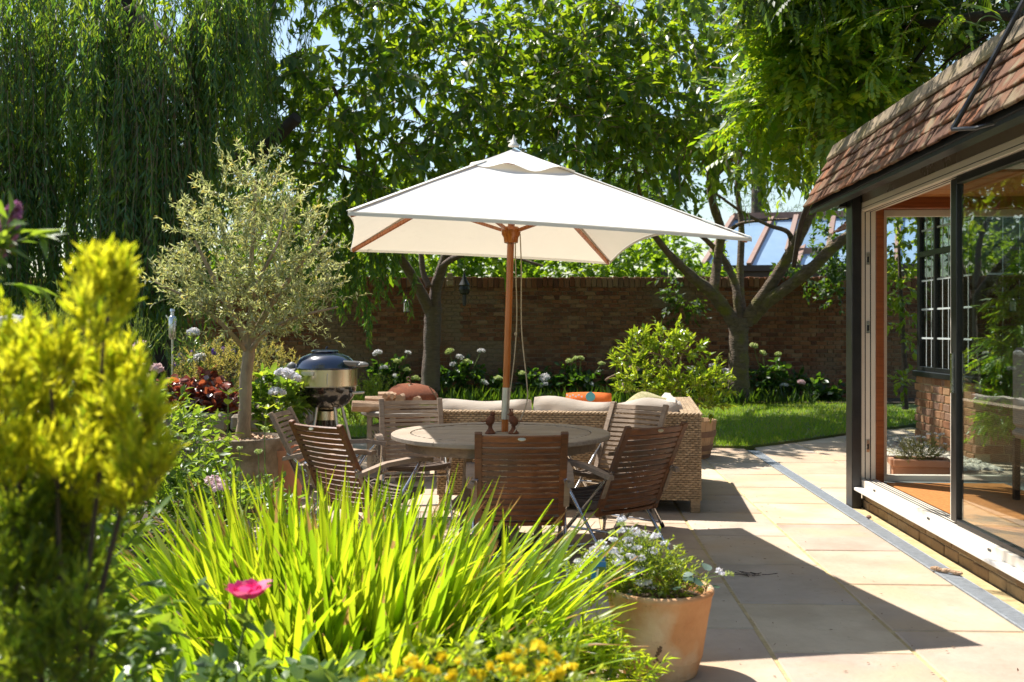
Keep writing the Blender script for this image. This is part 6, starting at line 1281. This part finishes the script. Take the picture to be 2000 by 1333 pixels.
for dx in (-.004, .0015, .006): m.box(c+Vector((dx, -.0015, .0015)), (.0022, .001, .012), Matrix.Rotation(R(-15), 3, 'Y'))
m.box(c+Vector((.001, -.0015, -.0065)), (.0145, .001, .002), Matrix.Rotation(R(-15), 3, 'Y')); m.build('print', M['whiteprint'], t)
m = MB(); m.box(c+Vector((-.012, .004, -.065)), (.06, .0016, .085)); m.build('card', M['bluetag'], t); m = MB(); m.box(c+Vector((-.002, .0028, -.073)), (.036, .0008, .06)); m.build('card_picture', M['greenstem'], t); m = MB(); m.tube([c+Vector((-.034, .001, -.10)), c+Vector((-.02, .001, -.085)), c+Vector((-.014, .001, -.05))], .004, 6); m.build('card_print', M['whiteprint'], t)
# white flowers in the trough
c = bw(3.48, 9.9, .15); t = thing('white_alyssum', 'white flowered grey leaved plant in the terracotta trough', 'plant', c); leafy(t, [(c.x, c.y, c.z+.08, .2, .11, .08, 90), (c.x+.06, c.y, c.z+.13, .14, .1, .06, 40)], .12, 12, (.035, .16), 'herbleaf', -.2, LEAF4)
heads(t, [(c.x+random.uniform(-.24, .24), c.y+random.uniform(-.1, .05), c.z+random.uniform(.1, .3)) for _ in range(26)], bl('flower_head', 'whitepetal', 24, .016, .013, .011, flat=.6))

# things hanging in the left cherry
G7 = 'bird feeders hanging in the cherry'
def feeder(px, top, bot, Yd, lb): 
    p = at(px, top, Yd); t = thing('bird_feeder', lb, 'bird feeder', p, G7); return t, p, at(px, bot, Yd)
t, a, b = feeder(879, 532, 560, 18.0, 'pale wooden feeder box hanging right of the forked cherry trunk'); mm = MB(); mm.cbox(a.lerp(b, .28), (.10, .08, .12), .01); mm.cbox(a.lerp(b, .75), (.12, .09, .10), .01); mm.build('box', M['teakgrey'], t); mm = MB(); mm.tube([a, a+Vector((0, 0, .5))], .004, 5); mm.build('wire', M['rubber'], t)
t, a, b = feeder(907, 530, 605, 18.0, 'dark wire feeder with a pointed roof hanging beside the wooden feeder box'); L_ = (a.z-b.z); mm = MB(); mm.lathe([(0, 0), (.02, -.06), (.04, -.14), (.10, -.25), (.09, -.27), (.03, -.25)], a, 14); mm.build('roof', M['rubber'], t, 40); mm = MB(); mm.lathe([(.085, -.27), (.10, -.33), (.085, -.40), (.04, -.43), (.03, -.62), (.0, -.64)], a, 10); mm.build('basket', M['black'], t); mm = MB(); mm.tube([a, a+Vector((0, 0, .4))], .004, 5); mm.build('wire', M['rubber'], t)
t, a, b = feeder(794, 590, 612, 17.6, 'small pale tube feeder hanging left of the forked cherry trunk'); mm = MB(); mm.lathe([(0, 0), (.045, 0), (.045, -.17), (0, -.17)], a, 14); mm.build('tube', M['plaster'], t, 40); mm = MB(); mm.lathe([(0, .04), (.03, .03), (.05, .0), (.05, -.01)], a, 14); mm.build('cap', M['black'], t, 40); mm = MB(); mm.lathe([(0, -.17), (.06, -.17), (.06, -.185), (0, -.185)], a, 14); mm.build('tray', M['black'], t, 40); mm = MB(); mm.tube([a, a+Vector((0, 0, .5))], .004, 5); mm.build('wire', M['rubber'], t)
# ------------------------------------------------------------------ low cover over the bare soil of both beds
def cover(n, x0, x1, y0, y1, z, keep, mat, hmax):
    c = np.stack([rng.uniform(x0, x1, n//26), rng.uniform(y0, y1, n//26)], 1); hh = rng.uniform(.3, 1, len(c))*hmax; i = rng.integers(0, len(c), n)
    P = np.stack([c[i, 0]+rng.normal(0, .13, n), c[i, 1]+rng.normal(0, .13, n), z+hh[i]*rng.random(n)**.7], 1); P = P[keep(P)]; m = len(P)
    D = rdir(m)*[1, 1, .6]+[0, 0, .25]; N = rng.normal(0, .4, (m, 3)); N[:, 2] += 1; l = rng.uniform(.05, .12, m)
    V, F = joined(LEAF5, frames(D, N, l, l*rng.uniform(.35, .6, m)), P); return np_obj('ground_cover', V, F, M[mat], kind='stuff')
cover(9000, -7, -1.0, 2.2, 8.6, .03, lambda P: (P[:, 0] < -1.75) & (np.hypot(P[:, 0]-OX, P[:, 1]-OY) > .4), 'midleaf', .3)
cover(7000, -9, -2.5, 9.3, 11.8, .67, lambda P: P[:, 0] < -2.5, 'roseleaf', .28)
